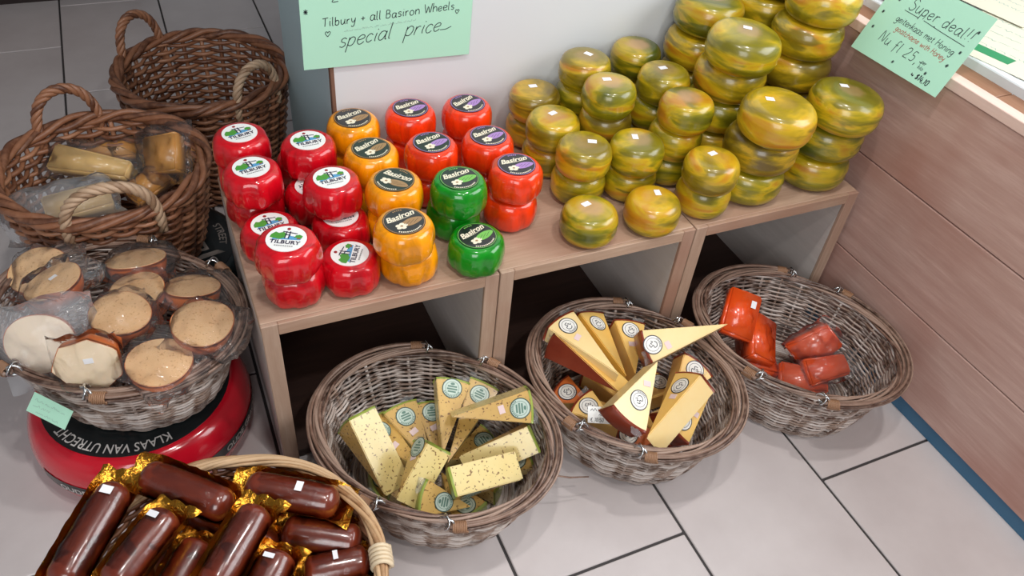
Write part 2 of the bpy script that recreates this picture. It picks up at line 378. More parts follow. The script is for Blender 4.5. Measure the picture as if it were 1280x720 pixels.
M['paste_red'] = cheese('red_pesto_cheese', lin(236, 74, 22), lin(244, 96, 34), None, 60, .25, 1.0); M['paste_rust'] = cheese('rust_cheese', lin(212, 70, 32), lin(226, 94, 48), None, 60, .3, .8)
M['paste_orange'] = cheese('orange_cheese', lin(204, 138, 52), lin(218, 154, 66)); M['paste_yellow'] = cheese('yellow_cheese', lin(222, 178, 104), lin(232, 192, 122))
M['label_ring'] = mat('label_ring', lin(52, 78, 68), .4); M['label_teal'] = mat('label_face', lin(196, 212, 200), .35, coat=.4); M['label_mark'] = mat('label_mark', lin(96, 132, 118), .4)
M['label_white'] = mat('white_label', lin(240, 238, 232), .4); M['label_ink'] = mat('label_ink', lin(40, 44, 58), .4)
M['pink_sticker'] = mat('pink_sticker', lin(232, 206, 204), .5)
M['sausage'] = cheese('smoked_sausage_skin', lin(98, 32, 16), lin(120, 46, 24), lin(70, 20, 10), 30, .3, .9)
f_ = mat('gold_foil', lin(214, 150, 52), .22, 1.0); t = NT(f_); t.bump(t.noise(t.coords((1, 1, 1)), 70, 3, .6, 1.0), .8, .004); M['foil'] = f_
M['pouf_red'] = mat('red_vinyl', lin(204, 18, 40), .2, coat=.7); M['pouf_black'] = mat('black_vinyl', lin(24, 30, 32), .35, coat=.3)
M['pouf_print'] = mat('pouf_print', lin(206, 202, 198), .5); M['pouf_dim'] = mat('dim_print', lin(128, 118, 112), .5)

def film(name, tint, haze):
    m = bpy.data.materials.new(name); m.use_nodes = True; nt = m.node_tree; nt.nodes.clear()
    out = nt.nodes.new('ShaderNodeOutputMaterial'); tr = nt.nodes.new('ShaderNodeBsdfTransparent'); tr.inputs[0].default_value = tint
    gl = nt.nodes.new('ShaderNodeBsdfGlossy'); gl.inputs['Roughness'].default_value = .09; df = nt.nodes.new('ShaderNodeBsdfDiffuse'); df.inputs[0].default_value = (.85, .87, .9, 1)
    fr = nt.nodes.new('ShaderNodeFresnel'); fr.inputs[0].default_value = 1.30
    tc = nt.nodes.new('ShaderNodeTexCoord'); no = nt.nodes.new('ShaderNodeTexNoise'); no.inputs['Scale'].default_value = 45; no.inputs['Detail'].default_value = 3; no.inputs['Distortion'].default_value = 1.2
    bp = nt.nodes.new('ShaderNodeBump'); bp.inputs['Strength'].default_value = .5; bp.inputs['Distance'].default_value = .006
    nt.links.new(tc.outputs['Object'], no.inputs['Vector']); nt.links.new(no.outputs['Fac'], bp.inputs['Height'])
    for x in (gl, df, fr): nt.links.new(bp.outputs[0], x.inputs['Normal'])
    m1 = nt.nodes.new('ShaderNodeMixShader'); m1.inputs[0].default_value = haze; nt.links.new(tr.outputs[0], m1.inputs[1]); nt.links.new(df.outputs[0], m1.inputs[2])
    m2 = nt.nodes.new('ShaderNodeMixShader'); nt.links.new(fr.outputs[0], m2.inputs[0]); nt.links.new(m1.outputs[0], m2.inputs[1]); nt.links.new(gl.outputs[0], m2.inputs[2])
    nt.links.new(m2.outputs[0], out.inputs[0]); return m
M['film'] = film('clear_film', (.995, .995, .995, 1), .035); M['film_tight'] = film('tight_film', (.99, .99, .99, 1), .0); M['film_hazy'] = film('hazy_film', (.96, .96, .97, 1), .16)

# ------------------------------------------------------------------ setting: floor, walls, window sill
H = 0.3730                      # top of the crates
W, L, X0, Y0 = 0.31873, 0.63, 0.63240, -0.383
fl = MB().box((-3.2, -2.0, -.03), (2.4, 4.2, -.0035)).build('floor', M['grout']); tag(fl, kind='structure')
tile_src = MB().box((.0028, .0028, -.012), (W - .0028, L - .0028, 0), 0, .0015)
tile_me = None
for kx in range(-11, 4):
    off = 0 if kx % 2 else .5
    for ky in range(-3, 7):
        x, y = X0 + kx * W, Y0 + (ky + off) * L
        if x < -3.15 or y + L > 4.2 or y + L < -1.5: continue
        if tile_me is None: o = tile_src.build('tile', M['tile'], fl); tile_me = o.data
        else: o = link('tile', tile_me, fl)
        o.location = (x, y, 0)

tag(MB().box((-3.2, 4.2, 0), (2.4, 4.28, 2.7)).build('wall_far', M['panel_white']), kind='structure')
tag(MB().box((-3.28, -2.0, 0), (-3.2, 4.28, 2.7)).build('wall_left', M['panel_white']), kind='structure')
YB, XP = .42, 1.222
wb = MB().box((.236, YB + .012, 0), (XP + .03, .92, 2.2), 0).build('wall_back', M['panel_white']); tag(wb, kind='structure')
wf = MB().box((.236, YB, 0), (XP, YB + .012, 2.2), 0).build('white_front_panel', M['panel_white'], wb)
we = MB().box((.2285, YB - .001, 0), (.236, YB + .014, 2.2), 0, .001).build('edge_strip', M['edge_brown'], wb)
ws = MB().box((.2285, YB + .014, 0), (.236, .92, 2.2), 0).build('side_panel', M['panel_shaded'], wb)

wr = MB().box((XP + .022, -1.6, .03), (XP + .06, YB, .634)).build('wall_right', M['darkvoid']); tag(wr, kind='structure')
zs = [.036, .2215, .4295, .6365]
for i in range(3):
    MB().box((XP, -1.6, zs[i] + .0012), (XP + .022, YB - .002, zs[i + 1] - .0012), 0, .0015).build('plank', M['plank'], wr)
bb = MB().box((XP + .006, -1.6, 0), (XP + .021, YB - .002, .0355)).build('baseboard_right', M['kick']); tag(bb, kind='structure')
tr = MB().box((XP - .003, -1.6, .637), (XP + .024, YB - .002, .656), 0, .001).build('trim_1', M['rawtrim']); tag(tr, kind='structure')
for a, b in ((-1.6, -.142), (-.14, YB - .002)):
    sl = MB().box((XP + .024, a, .634), (XP + .075, b, .6545), 0, .001).build('trim_2', M['sill']); tag(sl, kind='structure')
wn = MB().box((1.29, -1.6, .634), (1.31, YB - .002, .672), 0, .002)
wn.box((1.31, -1.6, .634), (1.95, YB - .002, .671), 0)
wn = wn.build('window_1', M['panel_white']); tag(wn, kind='structure')

# far cabinet at the back left
cb = thing('wooden_cabinet', 'brown wooden cabinet on a dark recessed plinth at the far top left', 'cabinet', (-.6, 2.35, 0))
MB().box((-.6, -.19, .10), (.55, .4, 1.0), 0, .003).build('body', M['walnut'], cb)
MB().box((-.6, -.16, 0), (.53, .38, .10)).build('plinth', M['darkvoid'], cb)

# ------------------------------------------------------------------ three wooden crates
crate_say = ['left wooden crate under the red, amber and green waxed wheels', 'middle wooden crate behind the basket of golden cheese wedges', 'right wooden crate against the plank wall, big goat cheeses on top']
for i in range(3):
    c = thing('wooden_crate', crate_say[i], 'crate', (.4 * i, 0, 0), 0, 'wooden crates in a row')
    D = .41; e = .0012; T = .022
    MB().box((e, .0, H - T), (.4 - e, D, H), 0, .0012).build('top_board', M['crate'], c)
    MB().box((e, .0, .001), (.026, D - .014, H - T - .0005), 0, .0012).build('side_board', M['crate_side_lit'], c)
    MB().box((.4 - .026, .0, .001), (.4 - e, D - .014, H - T - .0005), 0, .0012).build('side_board', M['crate_side_lit'], c)
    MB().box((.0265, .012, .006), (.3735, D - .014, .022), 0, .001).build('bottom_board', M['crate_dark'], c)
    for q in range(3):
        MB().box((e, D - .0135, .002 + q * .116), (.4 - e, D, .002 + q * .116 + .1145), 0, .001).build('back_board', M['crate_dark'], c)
    MB().box((e, -.008, .001), (.027, -.0003, H - .0005), 0, .001).build('front_post', M['crate_front'], c)
    MB().box((.4 - .027, -.008, .001), (.4 - e, -.0003, H - .0005), 0, .001).build('front_post', M['crate_front'], c)
    MB().box((.0272, -.008, H - .024), (.4 - .0272, -.0003, H - .0005), 0, .001).build('front_rail', M['crate'], c)

# ------------------------------------------------------------------ baskets
def ell_pts(rx, ry, a): return np.stack([rx * np.cos(a), ry * np.sin(a)], 1)
def basket(name, label, loc, rz, rx, ry, h, base=.78, n=30, wr=.0025, sr=.0032, wm='willow_grey', rm='willow_rim', rim_r=.0026, rim_q=.0052, rim_n=8, twist=4, bulge=.7, rows_mul=1.9, amp=.72, seed=1):
    rnd = np.random.RandomState(seed)
    root = thing(name, label, 'basket', loc, rz)
    S = lambda z: base + (1 - base) * np.clip(z / h, 0, 1) ** bulge
    a_ = (sr * .8 + wr * .75) * amp
    mb = MB(); ns = 4; th = np.arange(n * ns) * 2 * PI / (n * ns)
    z = wr + .002; row = 0
    while z < h - rim_q:
        s = S(z); ph = (row % 2) * PI
        off = a_ * np.cos(n * th / 2 + ph)
        jit = rnd.normal(0, .0006) + .0008 * np.sin(th * rnd.randint(2, 5) + rnd.uniform(0, 6))
        P = np.stack([(rx * s + off) * np.cos(th), (ry * s + off) * np.sin(th), np.full(len(th), z) + jit], 1)
        mb.tube(P, wr * rnd.uniform(.85, 1.12), 5, True); z += wr * rows_mul; row += 1
    mb.build('weave', M[wm], root, True)
    mb = MB(); zz = np.linspace(.002, h, 9)
    for k in range(n):
        a = 2 * PI * k / n
        mb.tube(np.stack([rx * S(zz) * math.cos(a), ry * S(zz) * math.sin(a), zz], 1), sr, 5)
    mb.build('stakes', M[wm], root, True)
    mb = MB(); 
    for q in np.arange(.04, 1, 2.4 * wr / min(rx, ry) / base):
        a = np.linspace(0, 2 * PI, 48, endpoint=False); P = np.column_stack([ell_pts(rx * base * q, ry * base * q, a), .005 + .0012 * np.cos(12 * a)]); mb.tube(P, wr * 1.05, 5, True)
    mb.disc(rx * base * .98, .0012, .0034, 0, 40, ry=ry * base * .98)
    mb.build('base', M[wm], root, True)
    mb = MB(); th = np.linspace(0, 2 * PI, 160, endpoint=False)
    for j in range(rim_n):
        p = 2 * PI * j / rim_n + twist * th + .35 * np.sin(th * rnd.randint(2, 6) + rnd.uniform(0, 6)); q = rim_q * (1 + .28 * np.sin(th * rnd.randint(3, 8) + rnd.uniform(0, 6)))
        P = np.stack([(rx + q * np.cos(p)) * np.cos(th), (ry + q * np.cos(p)) * np.sin(th), h + q * .8 * np.sin(p)], 1)
        mb.tube(P, rim_r * rnd.uniform(.8, 1.2), 6, True)
    mb.build('rim', M[rm], root)
    return root
def swing_handles(root, rx, ry, h, gaps, rm='willow_rim', ring=.0115):
    """two hoop handles folded down round the rim, each hooked to the rim by wire rings at both ends and bound with cane"""
    for a0, a1 in gaps:
        hd = MB(); th = np.radians(np.linspace(a0, a1, 60)); o = .0145
        for j in range(6):
            p = j * PI / 3 + th * 1.1 + .4 * np.sin(3 * th + j * 1.7); fl = .0052 * (1 + .25 * np.sin(4 * th + j))
            P = np.stack([(rx + o + fl * np.cos(p)) * np.cos(th), (ry + o + fl * np.cos(p)) * np.sin(th), h + .001 + fl * np.sin(p)], 1)
            hd.tube(P, .0021 + .0006 * (j % 3), 6)
        ob = hd.build('handle', M[rm], root)
        for s, a in ((1, a0), (-1, a1)):
            mb = MB(); t = np.radians(a + s * np.linspace(1.5, 7.5, 90)); w = np.linspace(0, 2 * PI * 8, 90)
            P = np.stack([(rx + o + .0088 * np.cos(w)) * np.cos(t), (ry + o + .0088 * np.cos(w)) * np.sin(t), h + .001 + .0088 * np.sin(w)], 1)
            mb.tube(P, .0017, 5); mb.build('cane_binding', M['cane'], ob)
            mb = MB(); t0 = np.radians(a - s * .8); w = np.linspace(0, 2 * PI, 20, endpoint=False)
            ex, ey = math.cos(t0), math.sin(t0)
            P = np.stack([(rx + o * .55) * ex + ring * np.cos(w) * ex - .003 * np.sin(2 * w) * ey, (ry + o * .55) * ey + ring * np.cos(w) * ey + .003 * np.sin(2 * w) * ex, h + .006 + ring * np.sin(w)], 1)
            mb.tube(P, .0021, 6, True)
            P2 = P.copy(); c = P2.mean(0); d = P2 - c; P2 = c + np.stack([d[:, 0] * .6 - .010 * s * ey * np.cos(w), d[:, 1] * .6 + .010 * s * ex * np.cos(w), d[:, 2] * .8], 1)
            mb.tube(P2, .0018, 6, True); mb.build('wire_ring', M['wire'], ob)
R_ = math.radians
bk_herb = basket('wicker_basket', 'oval grey wicker basket holding the green-rinded herb cheese wedges', (.2458, -.1213, .001), R_(-47.6), .205, .168, .155, .76, 28, seed=2)
swing_handles(bk_herb, .205, .168, .155, ((119, 267), (-60, 87)))
bk_gold = basket('wicker_basket', 'oval grey wicker basket holding the golden cheese wedges with brown rind', (.6424, -.1285, .001), R_(-60.5), .196, .168, .155, .76, 28, seed=3)
swing_handles(bk_gold, .196, .168, .155, ((123, 267), (-60, 90)))
bk_red = basket('wicker_basket', 'oval grey wicker basket with a few red cheese blocks by the plank wall', (1.018, -.147, .001), R_(-57.8), .202, .164, .16, .78, 28, seed=4)
swing_handles(bk_red, .202, .164, .16, ((112, 264), (-62, 82)))
POUF = (-.2125, .178)
bk_half = basket('wicker_basket', 'oval grey wicker basket of smoked cheese halves standing on the red pouf', (-.209, .203, .122), R_(-44.7), .208, .166, .158, .72, 28, seed=5)
swing_handles(bk_half, .208, .166, .158, ((107, 258), (-66, 70)))
# a loose cane sticking out of the herb basket
P_ = [Matrix.Rotation(R_(47.6), 3, 'Z') @ (Vector(q) - Vector((.2458, -.1213, .001))) for q in ((0.4009, -0.2259, 0.0900), (0.4240, -0.2379, 0.0850), (0.4554, -0.2477, 0.0750), (0.4918, -0.2544, 0.0680))]
MB().tube([q[:] for q in P_], [.0021, .0019, .0017, .0012], 5).build('loose_cane', M['willow_rim'], bk_herb)

# sausage basket (blond rim, brown body, white cane lashing)
bk_saus = basket('wicker_basket', 'round blond-rimmed wicker basket of dark smoked sausages at the bottom left', (-.13, -.31, .001), 0, .218, .208, .2, .86, 34, .0040, .0042, 'willow_brown', 'willow_blond', .0036, .0064, 8, 3, seed=6)
for a in (-9, 164):
    mb = MB(); t0 = R_(a); px, py = .218 * math.cos(t0), .208 * math.sin(t0); w = np.linspace(0, 2 * PI * 5, 70); dx = np.linspace(-.016, .016, 70)
    mb.tube(np.stack([px + .014 * np.cos(w) * math.cos(t0) - dx * math.sin(t0), py + .014 * np.cos(w) * math.sin(t0) + dx * math.cos(t0), .197 + .017 * np.sin(w)], 1), .0036, 6)
    tag(mb.build('cane_lashing', M['cane_white'], bk_saus), 'white cane lashing on the rim')

# two brown baskets with rope handles
def rope_handle(root, rx, ry, h, a0, a1, up, out, m, r=.0058):
    A = np.array([rx * math.cos(R_(a0)), ry * math.sin(R_(a0)), h - .05]); B = np.array([rx * math.cos(R_(a1)), ry * math.sin(R_(a1)), h - .05])
    mid = (A + B) / 2; o = np.array([mid[0], mid[1], 0]); o /= np.linalg.norm(o); u = np.linspace(0, 1, 90)
    w = np.sin(PI * u) ** .55
    P = A + (B - A) * (.5 - .5 * np.cos(PI * u))[:, None] * 1.0 + np.outer(w, np.array([0, 0, up + .05])) + np.outer(np.sin(PI * u), o * out)
    T = np.gradient(P, axis=0); T /= np.linalg.norm(T, axis=1)[:, None]; N = np.tile(o, (90, 1)); N -= (N * T).sum(1)[:, None] * T; N /= np.linalg.norm(N, axis=1)[:, None]; Bn = np.cross(T, N)
    mb = MB(); s = np.concatenate([[0], np.cumsum(np.linalg.norm(np.diff(P, axis=0), axis=1))])
    for j in range(4):
        p = j * PI / 2 + s * 2 * PI / .062
        mb.tube(P + r * (np.cos(p)[:, None] * N + np.sin(p)[:, None] * Bn), r * .92, 6)
    return mb.build('rope_handle', M[m], root)
bk_bags = basket('round_basket', 'round brown wicker basket of bagged cheese pieces standing on the black pouf', (-.196, .575, .122), 0, .188, .188, .208, .74, 26, .0050, .0058, 'willow_brown', 'willow_brown', .0068, .0092, 4, 6, rows_mul=1.85, amp=1.0, seed=8)
rope_handle(bk_bags, .188, .188, .208, 126, 88, .076, .012, 'willow_brown'); rope_handle(bk_bags, .192, .192, .208, -112, -64, .072, .012, 'rope_pale')
bk_empty = basket('round_basket', 'empty tall round brown wicker basket standing behind, beside the shaded side panel', (.038, .975, .001), 0, .192, .192, .3, .74, 26, .0050, .0058, 'willow_brown', 'willow_brown', .0068, .0092, 4, 6, rows_mul=1.95, amp=1.0, seed=9)
rope_handle(bk_empty, .192, .192, .3, 150, 112, .085, .012, 'willow_brown'); rope_handle(bk_empty, .19, .19, .3, -74, -36, .07, .0, 'rope_pale')

# ------------------------------------------------------------------ cheese-shaped poufs
def pouf_prof(r, h, n=14):
    return [(r * .62, 0)] + [(r * (.84 + .16 * math.cos(a)), h / 2 + h / 2 * math.sin(a)) for a in np.linspace(-PI / 2, PI / 2, n)] + [(r * .78, h)]
p1 = thing('cheese_pouf', 'low red cheese-shaped pouf with black printed top under the left basket', 'pouf', (POUF[0], POUF[1], 0))
MB().lathe(pouf_prof(.190, .12), 56).build('body', M['pouf_red'], p1)
mb = MB(); mb.disc(.158, .1195, .1212, 0, 56); put_text(mb, 'KLAAS VAN UTRECHT', .026, .133 * math.cos(R_(-114)), .133 * math.sin(R_(-114)), .1215, 1, PI - R_(24), .133, xs=.74, weight=.0002)
mb.build('top_label', [M['pouf_black'], M['pouf_print']], p1)
mb = MB()
for a0, s in ((-119, 'OUDE GRACHT'), (-30, 'OUDE GRACHT')):           # printed bands round the side
    V, F = text_polys(s, .019, weight=.0003); rr = .1915
    for sgn in (0, 1):
        if sgn == 0:
            aa = np.linspace(-.58, .58, 24); Vb = []
            for zz in (.044, .069):
                q = .1902 * (.84 + .16 * math.sqrt(max(0, 1 - ((zz - .06) / .06) ** 2))) + .0006
                Vb += [(q * math.cos(a + R_(a0)), q * math.sin(a + R_(a0)), zz) for a in aa]
            mb.add(Vb, [[i, i + 1, 24 + i + 1, 24 + i] for i in range(23)], 0)
        else:
            ph = R_(a0) + V[:, 0] / rr; zz = .0495 + V[:, 1]
            q = .1902 * (.84 + .16 * np.sqrt(np.clip(1 - ((zz - .06) / .06) ** 2, 0, 1))) + .0016
            mb.add(np.stack([q * np.cos(ph), q * np.sin(ph), zz], 1), F, 1, False)
    q = .1902 * (.84 + .16 * .88) + .002; ac = R_(a0) - .50                   # small heart-like emblem at the head of the band
    E_ = [(0, -.009), (.010, .002), (.006, .010), (0, .006), (-.006, .010), (-.010, .002)]
    mb.add([(q * math.cos(ac + x / .19), q * math.sin(ac + x / .19), .056 + y) for x, y in E_], [[0, 1, 2, 3, 4, 5]], 1, False)
tag(mb.build('side_band', [M['pouf_black'], M['pouf_print']], p1), 'black side band with white lettering')
p2 = thing('cheese_pouf', 'low black cheese-shaped pouf with printed house emblem, under the brown basket', 'pouf', (-.142, .556, 0))
MB().lathe(pouf_prof(.190, .12), 56).build('body', M['pouf_black'], p2)
mb = MB(); z = .1215; mb.disc(.158, .1195, .1212, 0, 56); put_text(mb, 'STREET', .022, .128 * math.cos(R_(4)), .128 * math.sin(R_(4)), z, 1, R_(4 - 90), .128, weight=.0003)
cr, sr_ = math.cos(R_(12)), math.sin(R_(12))
def em(pts, m, dz=0): mb.poly([(.080 + x * cr - y * sr_, -.036 + x * sr_ + y * cr) for x, y in pts], z + dz, m)
def eq(cx, cy, w, h, m, dz=0): em([(cx - w, cy - h), (cx + w, cy - h), (cx + w, cy + h), (cx - w, cy + h)], m, dz)
eq(0, .016, .022, .022, 1)
for ax in (-.009, .009):
    for ay in (.008, .026): eq(ax, ay, .0055, .0060, 0, .0002)
em([(-.026, .038), (.026, .038), (.018, .052), (-.018, .052)], 1); em([(-.034, -.016), (.036, -.016), (.048, -.030), (-.040, -.030)], 1); em([(-.050, .006), (-.030, .010), (-.034, -.012), (-.052, -.014)], 1)
mb.ring(.007, .012, z + .0002, 1, 24, .080, -.088)
mb.build('top_label', [M['pouf_black'], M['pouf_dim']], p2)

# ------------------------------------------------------------------ waxed cheese wheels on the left crates
def wax_body(r, h, seed, pleat):
    rnd = random.Random(seed); ks = [(rnd.randint(5, 7), rnd.uniform(0, 6.3), .030), (rnd.randint(9, 13), rnd.uniform(0, 6.3), .016), (rnd.randint(17, 25), rnd.uniform(0, 6.3), .008)]
    prof = []
    for i in range(13):
        a = -PI / 2 + PI * i / 12; e = .70
        cz = math.copysign(abs(math.sin(a)) ** .85, math.sin(a)); cr = abs(math.cos(a)) ** e
        prof.append((max(r * (.64 + .36 * cr) if 0 < i < 12 else r * .60, .001), h / 2 + h / 2 * cz))
    def rf(a, u, z):
        k = pleat * (1.9 if u < .5 else max(0, 1.5 - 3.2 * (u - .5)))
        return 1 + k * sum(am * (abs(math.sin(n * a / 2 + p)) - .6) for n, p, am in ks)
    mb = MB().lathe(prof, 72, 0, rf); return mb
WH, WR = .060, .0485
def landscape_label():
    mb = MB(); z = .0007; R = .030; mb.disc(R, -.0004, .0006, 0, 40)
    E = lambda *p: mb.poly([(x * R * 1.12, (y * 1.15 - .02) * R) for x, y in p], z, E.m)
    E.m = 3; E((-.62, -.10), (.62, -.02), (.66, .16), (.2, .26), (-.2, .22), (-.55, .12))
    E.m = 2; z = .0009; E((-.74, .02), (-.30, -.06), (-.05, .10), (-.02, .30), (-.22, .44), (-.40, .34), (-.56, .42), (-.72, .22))
    E((.30, .12), (.66, .10), (.68, .26), (.52, .34), (.36, .28))
    E.m = 4; E((.44, .02), (.62, .04), (.60, .14), (.46, .12)); z = .0011
    E.m = 1
    for x in (-.10, .06): E((x, .0), (x + .05, .0), (x + .05, .50), (x, .50))
    E((-.24, .44), (.42, .36), (.42, .41), (-.24, .49)); E((-.12, .24), (.13, .24), (.13, .28), (-.12, .28))
    E.m = 0; z = .0010; E((.14, .20), (.36, .18), (.36, .34), (.14, .36)); E((-.05, .03), (.05, .03), (.05, .22), (-.05, .22))
    put_text(mb, 'TILBURY', .0112, 0, -.0125, .0011, 1, 0, 0, weight=.0003, spacing=1.05)
    for i in range(9): mb.poly([(R * (-.46 + i * .105), -.0185), (R * (-.46 + i * .105 + .075), -.0185), (R * (-.46 + i * .105 + .075), -.0163), (R * (-.46 + i * .105), -.0163)], .0011, 5)
    mb.disc(.0028, .0006, .0011, 6, 10, -.001, .0225)
    return mb, [M['white'], M['navy'], M['grassgreen'], M['watersky'], M['brownprint'], M['greyprint'], M['redprint']]
def script_label(accent):
    mb = MB(); R = .0335; mb.disc(R, -.0004, .0006, 0, 40); mb.ring(R * .935, R * .965, .0007, 2)
    P = [(.010 + .0175 * math.cos(a) * (1 + .12 * math.cos(2 * a)), -.006 + .0085 * math.sin(a) + .0022 * math.cos(a)) for a in np.linspace(0, 2 * PI, 24, endpoint=False)]
    mb.poly(P, .0008, 2)
    for k in range(5): mb.disc(.0042, .0006, .0009 + k * .00002, 3, 10, -.009 + .0062 * math.cos(k * 1.256), -.0105 + .0048 * math.sin(k * 1.256), .0032)
    mb.disc(.0022, .0006, .0011, 4, 8, -.009, -.0105)
    for k in range(3): mb.stroke([(-.002 + .007 * k, -.0105), (.004 + .007 * k, -.006), (.009 + .007 * k, -.003)], .0006, .0010, 0)
    put_text(mb, 'Basiron', .0165, -.0015, .0075, .0009, 3, R_(7), 0, shear=.35, weight=.00045)
    mb.stroke([(-.022, .0045), (-.006, .0052), (.012, .0078), (.022, .0102)], .0009, .0009, 3)
    for k in range(13):
        a = R_(-130 + k * 6.6); mb.poly([((R * q) * math.cos(a + d), (R * q) * math.sin(a + d)) for q, d in ((.80, -.035), (.80, .035), (.88, .035), (.88, -.035))], .0009, 3)
    for k in range(5):
        a = R_(75 + k * 7); mb.poly([((R * q) * math.cos(a + d), (R * q) * math.sin(a + d)) for q, d in ((.78, -.035), (.78, .035), (.86, .035), (.86, -.035))], .0009, 2)
    return mb, [M['black'], M['black'], accent, M['cream'], M['tanprint']]
protos = {}
def proto_wax(key, wm, lab):
    mb, ms = lab; label_me = None; lst = []
    for s in range(3):
        b = wax_body(WR, WH, hash_(key) + s, 1.7 if key == 'red' else 1.0)
        lst.append(b)
    protos[key] = (lst, wm, mb, ms, {})
def hash_(s): return sum(ord(c) * (i + 3) for i, c in enumerate(s))
proto_wax('red', 'wax_red', landscape_label()); proto_wax('amber', 'wax_amber', script_label(M['tanprint']))
proto_wax('orange', 'wax_orange', script_label(M['lilac'])); proto_wax('green', 'wax_green', script_label(M['leafprint']))
wax_names = {'red': ('red_wax_cheese', 'red waxed cheese wheels'), 'amber': ('amber_wax_cheese', 'amber waxed cheese wheels'), 'orange': ('orange_wax_cheese', 'red-orange waxed cheese wheels'), 'green': ('green_wax_cheese', 'green waxed cheese wheels')}
wax_count = {}
def wax_wheel(key, x, y, lvl, turn, label, tilt=None):
    bodies, wm, lb, ms, cache = protos[key]; nm, grp = wax_names[key]
    i = wax_count.get(key, 0); wax_count[key] = i + 1; s = i % 3
    t = thing(nm, label, 'cheese', (x, y, H + .0004 + lvl * (WH + .0003)), R_(turn), grp)
    if s not in cache: o = bodies[s].build('body', M[wm], t); cache[s] = o.data
    else: link('body', cache[s], t)
    if 'l' not in cache: o = lb.build('label', ms, t); cache['l'] = o.data
    else: o = link('label', cache['l'], t)
    o.location = (0, 0, WH + .0004)
    if tilt: t.rotation_euler = (R_(tilt[0]), R_(tilt[1]), R_(turn))
    return t
for a in [
 ('red', .049, .352, 1, 14, 'red waxed wheel with landscape label, upper one at the back left corner'),
 ('red', .049, .362, 0, 40, 'red waxed wheel mostly hidden under the one at the back left corner'),
 ('red', .049, .243, 1, 12, 'red waxed wheel with landscape label, upper of the second stack along the left edge'),
 ('red', .050, .262, 0, 70, 'red waxed wheel under the second stack along the left edge'),
 ('red', .056, .162, 0, 8, 'red waxed wheel whose white label is half covered by the front left stack'),
 ('red', .064, .042, 1, -26, 'red waxed wheel with tilted landscape label, upper at the front left corner'),
 ('red', .069, .053, 0, 50, 'red waxed wheel at the bottom of the front left corner stack'),
 ('red', .159, .050, 0, 62, 'single red waxed wheel with sideways label at the front edge'),
 ('red', .170, .150, 0, 4, 'red waxed wheel behind the single front one, label partly covered'),
 ('red', .166, .176, 1, 6, 'red waxed wheel with landscape label, upper one left of the amber stack'),
 ('red', .146, .248, 0, 200, 'red waxed wheel peeking out low between the two left rows'),
 ('red', .155, .297, 1, 3, 'dark-lit red waxed wheel with landscape label, right one of the back pair'),
 ('red', .152, .353, 0, 90, 'red waxed wheel under the right one of the back pair'),
 ('amber', .243, .030, 1, 8, 'amber waxed wheel with upright black label, upper at the front edge'),
 ('amber', .255, .046, 0, 30, 'amber waxed wheel at the bottom of the front edge stack'),
 ('amber', .262, .141, 1, -52, 'amber waxed wheel with black label turned sideways, second from the front'),
 ('amber', .262, .146, 0, 80, 'amber waxed wheel under the one with the sideways label'),
 ('amber', .252, .243, 1, 20, 'amber waxed wheel with black label, third from the front'),
 ('amber', .252, .246, 0, 10, 'amber waxed wheel hidden under the third amber one from the front'),
 ('amber', .248, .348, 1, 12, 'amber waxed wheel farthest back against the white panel'),
 ('amber', .248, .350, 0, 100, 'amber waxed wheel hidden under the farthest amber one'),
 ('orange', .360, .354, 1, 10, 'red-orange waxed wheel at the back, directly right of the last amber one'),
 ('orange', .360, .356, 0, 60, 'red-orange waxed wheel hidden under the back left red-orange one'),
 ('orange', .470, .341, 1, 22, 'red-orange waxed wheel at the back right, next to the goat cheeses'),
 ('orange', .470, .345, 0, 0, 'red-orange waxed wheel hidden under the back right red-orange one'),
 ('orange', .359, .231, 1, 10, 'red-orange waxed wheel with lilac label directly behind the upper green one'),
 ('orange', .359, .238, 0, 33, 'red-orange waxed wheel hidden beneath the one behind the upper green wheel'),
 ('orange', .465, .224, 1, 10, 'red-orange waxed wheel in the right column, between front and back ones'),
 ('orange', .465, .228, 0, 120, 'red-orange waxed wheel hidden under the middle one of the right column'),
 ('orange', .477, .124, 1, -4, 'red-orange waxed wheel on top of the frontmost red-orange stack'),
 ('orange', .473, .126, 0, 75, 'red-orange waxed wheel at the bottom of the frontmost red-orange stack'),
 ('green', .367, .114, 1, 4, 'green waxed wheel on top of another green one, in front of red-orange ones'),
 ('green', .366, .133, 0, 140, 'green waxed wheel under the upper green one'),
 ('green', .369, .030, 0, 16, 'single green waxed wheel with black label at the front edge'),
]: wax_wheel(*a)

